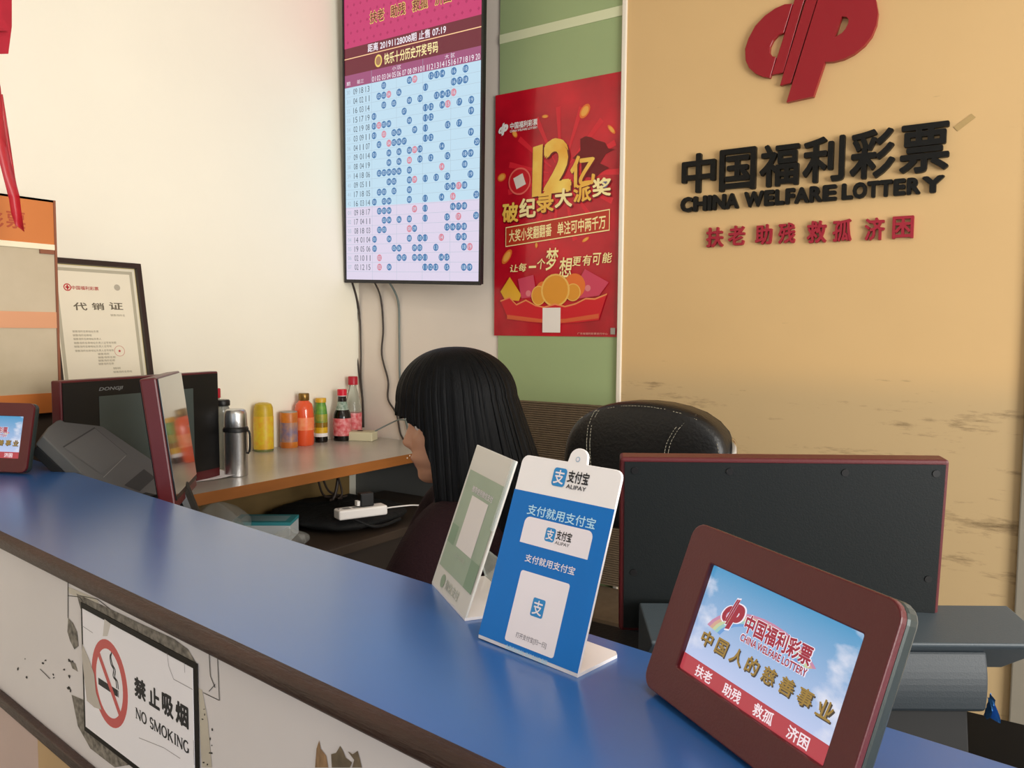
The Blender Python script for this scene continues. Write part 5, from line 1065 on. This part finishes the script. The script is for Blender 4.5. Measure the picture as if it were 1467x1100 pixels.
# joints: forward offset, left offset, height
J = dict(pel=V(-0.16, 0, 0.52), wai=V(-0.13, 0, 0.70), che=V(-0.05, 0, 0.88), neb=V(-0.03, 0, 0.995), nec=V(-0.02, 0, 1.045), nto=V(-0.012, 0, 1.09), hea=V(-0.005, 0, 1.17))
names = list(J); verts = list(J.values()); edges = [(i, i+1) for i in range(len(names)-1)]; rad = [(0.13, 0.11), (0.105, 0.09), (0.11, 0.09), (0.06, 0.055), 0.046, 0.045, 0.05]
idx = {k: i for i, k in enumerate(names)}
def addj(k, p, r, par): idx[k] = len(verts); verts.append(p); rad.append(r); edges.append((idx[par], idx[k]))
for s, sd_ in ((1, 'l'), (-1, 'r')):
    addj('cl'+sd_, V(-0.02, 0.085*s, 0.985), 0.055, 'che'); addj('sh'+sd_, V(0.005, 0.160*s, 0.985), 0.056, 'cl'+sd_)
    addj('ua'+sd_, V(0.06, 0.19*s, 0.885), 0.050, 'sh'+sd_); addj('el'+sd_, V(0.115, 0.20*s, 0.755), 0.041, 'ua'+sd_); addj('fa'+sd_, V(0.19, 0.165*s, 0.70), 0.035, 'el'+sd_); addj('wr'+sd_, V(0.255, 0.125*s, 0.648), 0.024, 'fa'+sd_)
    addj('pa'+sd_, V(0.30, 0.11*s, 0.640), (0.028, 0.015), 'wr'+sd_); addj('pb'+sd_, V(0.335, 0.10*s, 0.634), (0.034, 0.014), 'pa'+sd_)
    addj('hp'+sd_, V(-0.09, 0.09*s, 0.50), 0.085, 'pel'); addj('th'+sd_, V(0.12, 0.11*s, 0.515), 0.072, 'hp'+sd_); addj('kn'+sd_, V(0.30, 0.115*s, 0.51), 0.055, 'th'+sd_); addj('ca'+sd_, V(0.29, 0.115*s, 0.32), 0.05, 'kn'+sd_); addj('an'+sd_, V(0.27, 0.115*s, 0.09), 0.034, 'ca'+sd_); addj('to'+sd_, V(0.40, 0.125*s, 0.03), (0.038, 0.024), 'an'+sd_)
bv, bf = skin_mesh(verts, edges, rad, 0, 2)
wm_ = MB(); wm_.add(bv, bf, M_skin)
hm = MB(); hm.grid(head_pt, 96, 90, M_skin, closed_u=True)
b0 = len(hm.v); hm.f.append(tuple(range(95, -1, -1))); hm.m.append(0); hm.f.append(tuple(89*96+i for i in range(96))); hm.m.append(0)
wm_.add(hm.v, hm.f, M_skin)
for s, sd_ in ((1, 'l'), (-1, 'r')):           # ears and fingers
    wm_.grid(lambda a, b: MH @ Vector((-0.012+0.018*math.cos(2*math.pi*a)*math.cos(math.pi*(b-.5)), s*(0.072+0.010*math.sin(math.pi*(b-.5))), -0.045+0.030*math.sin(2*math.pi*a)*math.cos(math.pi*(b-.5)))), 20, 10, M_skin, closed_u=True)
    for k, (o_, L) in enumerate(((0.026, 0.062), (0.009, 0.070), (-0.008, 0.066), (-0.024, 0.052))):
        base = V(0.335, 0.10*s+o_*0.95, 0.636); q = [base-f_*0.015, base+f_*L*0.4+Vector((0, 0, 0.003)), base+f_*L*0.75+Vector((0, 0, -0.008)), base+f_*L*0.95+Vector((0, 0, -0.024))]
        fv, ff = skin_mesh(q, [(0, 1), (1, 2), (2, 3)], [0.009, 0.0088, 0.008, 0.0065], 0, 2); wm_.add(fv, ff, M_skin)
    base = V(0.295, (0.11-0.026)*s, 0.640); q = [base, base+f_*0.025-lf*0.018*s, base+f_*0.052-lf*0.024*s+Vector((0, 0, -0.008))]
    fv, ff = skin_mesh(q, [(0, 1), (1, 2)], [0.011, 0.0095, 0.007], 0, 2); wm_.add(fv, ff, M_skin)
tmp = wm_.build('tmpbody'); rmod = tmp.modifiers.new('r', 'REMESH'); rmod.mode = 'VOXEL'; rmod.voxel_size = 0.0036; smo = tmp.modifiers.new('s', 'SMOOTH'); smo.factor = 0.5; smo.iterations = 2
dg = bpy.context.evaluated_depsgraph_get(); dg.update()
me = bpy.data.meshes.new_from_object(tmp.evaluated_get(dg)); bpy.data.objects.remove(tmp)
me.materials.clear(); me.materials.append(M_skin); me.materials.append(M_lip)
inv = MH.inverted()
for p in me.polygons:
    p.use_smooth = True; c = inv @ Vector(p.center)
    p.material_index = 1 if c.x > 0.078 and abs(c.y) < 0.022*(1-abs(c.z+0.097)/0.02) and -0.111 < c.z < -0.086 else 0
wo = bpy.data.objects.new('person', me); COL.objects.link(wo)
tag(wo, 'person with long black hair and dark maroon top sitting in profile behind the counter', 'person')
# clothes
keep = ['pel', 'wai', 'che', 'neb']+[a+b for b in 'lr' for a in ('cl', 'sh', 'ua', 'el', 'fa', 'wr')]
ki = {k: i for i, k in enumerate(keep)}
cv_ = [verts[idx[k]] for k in keep]; ce_ = [(ki[names_[0]], ki[names_[1]]) for names_ in [(a, b) for a in keep for b in keep] if (idx[names_[0]], idx[names_[1]]) in edges]
cr = [rad[idx[k]] for k in keep]
sv, sf = skin_mesh(cv_, ce_, cr, 0, 2, 0.014)
MB().add(sv, sf, M_sweat).build('sweater', wo, smooth=True)
keep = ['pel', 'wai']+[a+b for b in 'lr' for a in ('hp', 'th', 'kn', 'ca', 'an')]; ki = {k: i for i, k in enumerate(keep)}
cv_ = [verts[idx[k]] for k in keep]; ce_ = [(ki[a], ki[b]) for a in keep for b in keep if (idx[a], idx[b]) in edges]; cr = [rad[idx[k]] for k in keep]
sv, sf = skin_mesh(cv_, ce_, cr, 0, 2, 0.011); MB().add(sv, sf, M_trou).build('trousers', wo, smooth=True)
for s in (1, -1):
    sv, sf = skin_mesh([V(0.24, 0.115*s, 0.045), V(0.32, 0.12*s, 0.045), V(0.42, 0.127*s, 0.032)], [(0, 1), (1, 2)], [(0.045, 0.042), (0.046, 0.036), (0.042, 0.028)], 0, 2); MB().add(sv, sf, M_shoe).build('shoe', wo, smooth=True)
for s in (1, -1):
    e = MB(); e.grid(lambda a, b: MH @ (Vector((0.0635, 0.030*s, -0.025))+0.0105*Vector((math.cos(2*math.pi*a)*math.cos(math.pi*(b-.5)), math.sin(2*math.pi*a)*math.cos(math.pi*(b-.5)), math.sin(math.pi*(b-.5))))), 20, 12, mat('eye_white', 'd8d2cc', 0.2), closed_u=True)
    ey = e.build('eye', wo, smooth=True)
    e = MB(); e.grid(lambda a, b: MH @ (Vector((0.0705, 0.030*s, -0.026))+Vector((0.0042*math.cos(math.pi*(b-.5)) if False else 0.0042*math.sin(math.pi*b/2), 0.005*math.cos(2*math.pi*a)*math.cos(math.pi*b/2), 0.005*math.sin(2*math.pi*a)*math.cos(math.pi*b/2)))), 16, 6, mat('eye_dark', '140c08', 0.15), closed_u=True)
    e.build('iris', ey, smooth=True)
    e = MB(); e.tube([MH @ Vector((0.0765-abs(t)*0.004, s*(0.031+t*0.014), -0.0185-0.003*abs(t))) for t in (-1, -.5, 0, .5, 1)], 0.0016, M_hair, 6); e.build('eyelash', wo, smooth=True)
# hair: shell falling from the crown; fringe over the brow, long curtains at the sides and back
hr = np.random.default_rng(11); hph = hr.uniform(0, 6.28, 8)
def hair_layer(k_out, inner):
    def fn(a, b):
        ph = 2*math.pi*a; deg = abs((math.degrees(ph)+180) % 360-180)      # 0 = forehead
        c, s = math.cos(ph), math.sin(ph)
        fr, bk2, sd2, top = 0.102, 0.117, 0.090, 0.112
        rx = fr if c > 0 else bk2
        strand = 1+0.0045*math.sin(23*ph+hph[0])+0.004*math.sin(41*ph+hph[1])+0.003*math.sin(83*ph+hph[2])+0.002*math.sin(139*ph+hph[3])
        e = 0.92
        ex_, ey_ = math.copysign(abs(c)**e, c), math.copysign(abs(s)**e, s)
        lo_ = np.interp(deg, [0, 30, 48, 60, 65, 69, 73, 95, 140, 180], [0.003, -0.002, -0.012, -0.026, -0.036, -0.10, -0.32, -0.40, -0.43, -0.44])+0.003*math.sin(19*ph+hph[4])+0.002*math.sin(53*ph)
        h0 = 0.02
        arc = 0.42
        if b < arc:
            t = b/arc*math.pi/2; r = math.sin(t)**0.92; z = h0+(top-h0)*math.cos(t)
        else:
            t = (b-arc)/(1-arc); r = 1.0; z = h0+(lo_-h0)*t
        x = rx*r*ex_; y = sd2*r*ey_
        dz = max(0, h0-z)
        if deg < 66: x += 0.004*math.sin(min(1, dz/0.03)*math.pi/2)*max(0, c)-0.10*max(0, dz-0.02)*0
        if c < 0: x -= 0.28*min(dz, 0.25)*(-c)**1.2*(1 if dz < 0.25 else 1)
        if deg > 66: y *= 1+0.55*min(dz, 0.14); 
        if deg > 66 and c > 0: x *= 1-0.25*min(dz, 0.3)
        k = k_out*(1 + (strand-1)*min(1, r*1.2))
        return MH @ Vector((x*k, y*k, 0 if False else (z if inner == 0 else z-0.004)))
    return fn
hmsh = MB(); hmsh.grid(hair_layer(1.0, 0), 420, 70, M_hair, closed_u=True)
ho = hmsh.build('hair', wo, smooth=True); so = ho.modifiers.new('solid', 'SOLIDIFY'); so.thickness = 0.007; so.offset = -1
# loose locks along the outside
lk = MB()
for k in range(90):
    deg = hr.uniform(76, 284); ph = deg/360; base = hair_layer(1.006+0.012*hr.random(), 0); b0 = hr.uniform(0.25, 0.6); b1 = hr.uniform(0.9, 1.0)
    pts = [base(ph+0.004*math.sin(q*3+k), b0+(b1-b0)*q) for q in np.linspace(0, 1, 16)]
    lk.tube(pts, [0.0012+0.0018*math.sin(math.pi*min(1, q*1.05)) for q in np.linspace(0, 1, 16)], M_hair, 5)
for k in range(46):
    deg = hr.uniform(-50, 50); ph = (deg/360) % 1; base = hair_layer(1.004+0.010*hr.random(), 0)
    pts = [base(ph, q) for q in np.linspace(0.35, 1.0+0.01*hr.random(), 12)]
    lk.tube(pts, [0.0010+0.0012*math.sin(math.pi*q) for q in np.linspace(0, 1, 12)], M_hair, 5)
lk.build('loose_locks', ho, smooth=True)
# stool she sits on
stl = thing('stool', 'dark stool under the seated person, hidden behind the counter', 'stool', T(V(-0.15, 0, 0).x, V(-0.15, 0, 0).y, 0))
MB().lathe([(0, 0.36), (0.18, 0.36), (0.19, 0.375), (0.19, 0.40), (0.17, 0.412), (0, 0.415)], M_softblack, 28).build('seat', stl, smooth='auto')
for k in range(4):
    a = R_(45+90*k); MB().tube([(0.12*math.cos(a), 0.12*math.sin(a), 0.36), (0.18*math.cos(a), 0.18*math.sin(a), 0.0)], 0.012, M_softblack).build('leg', stl)
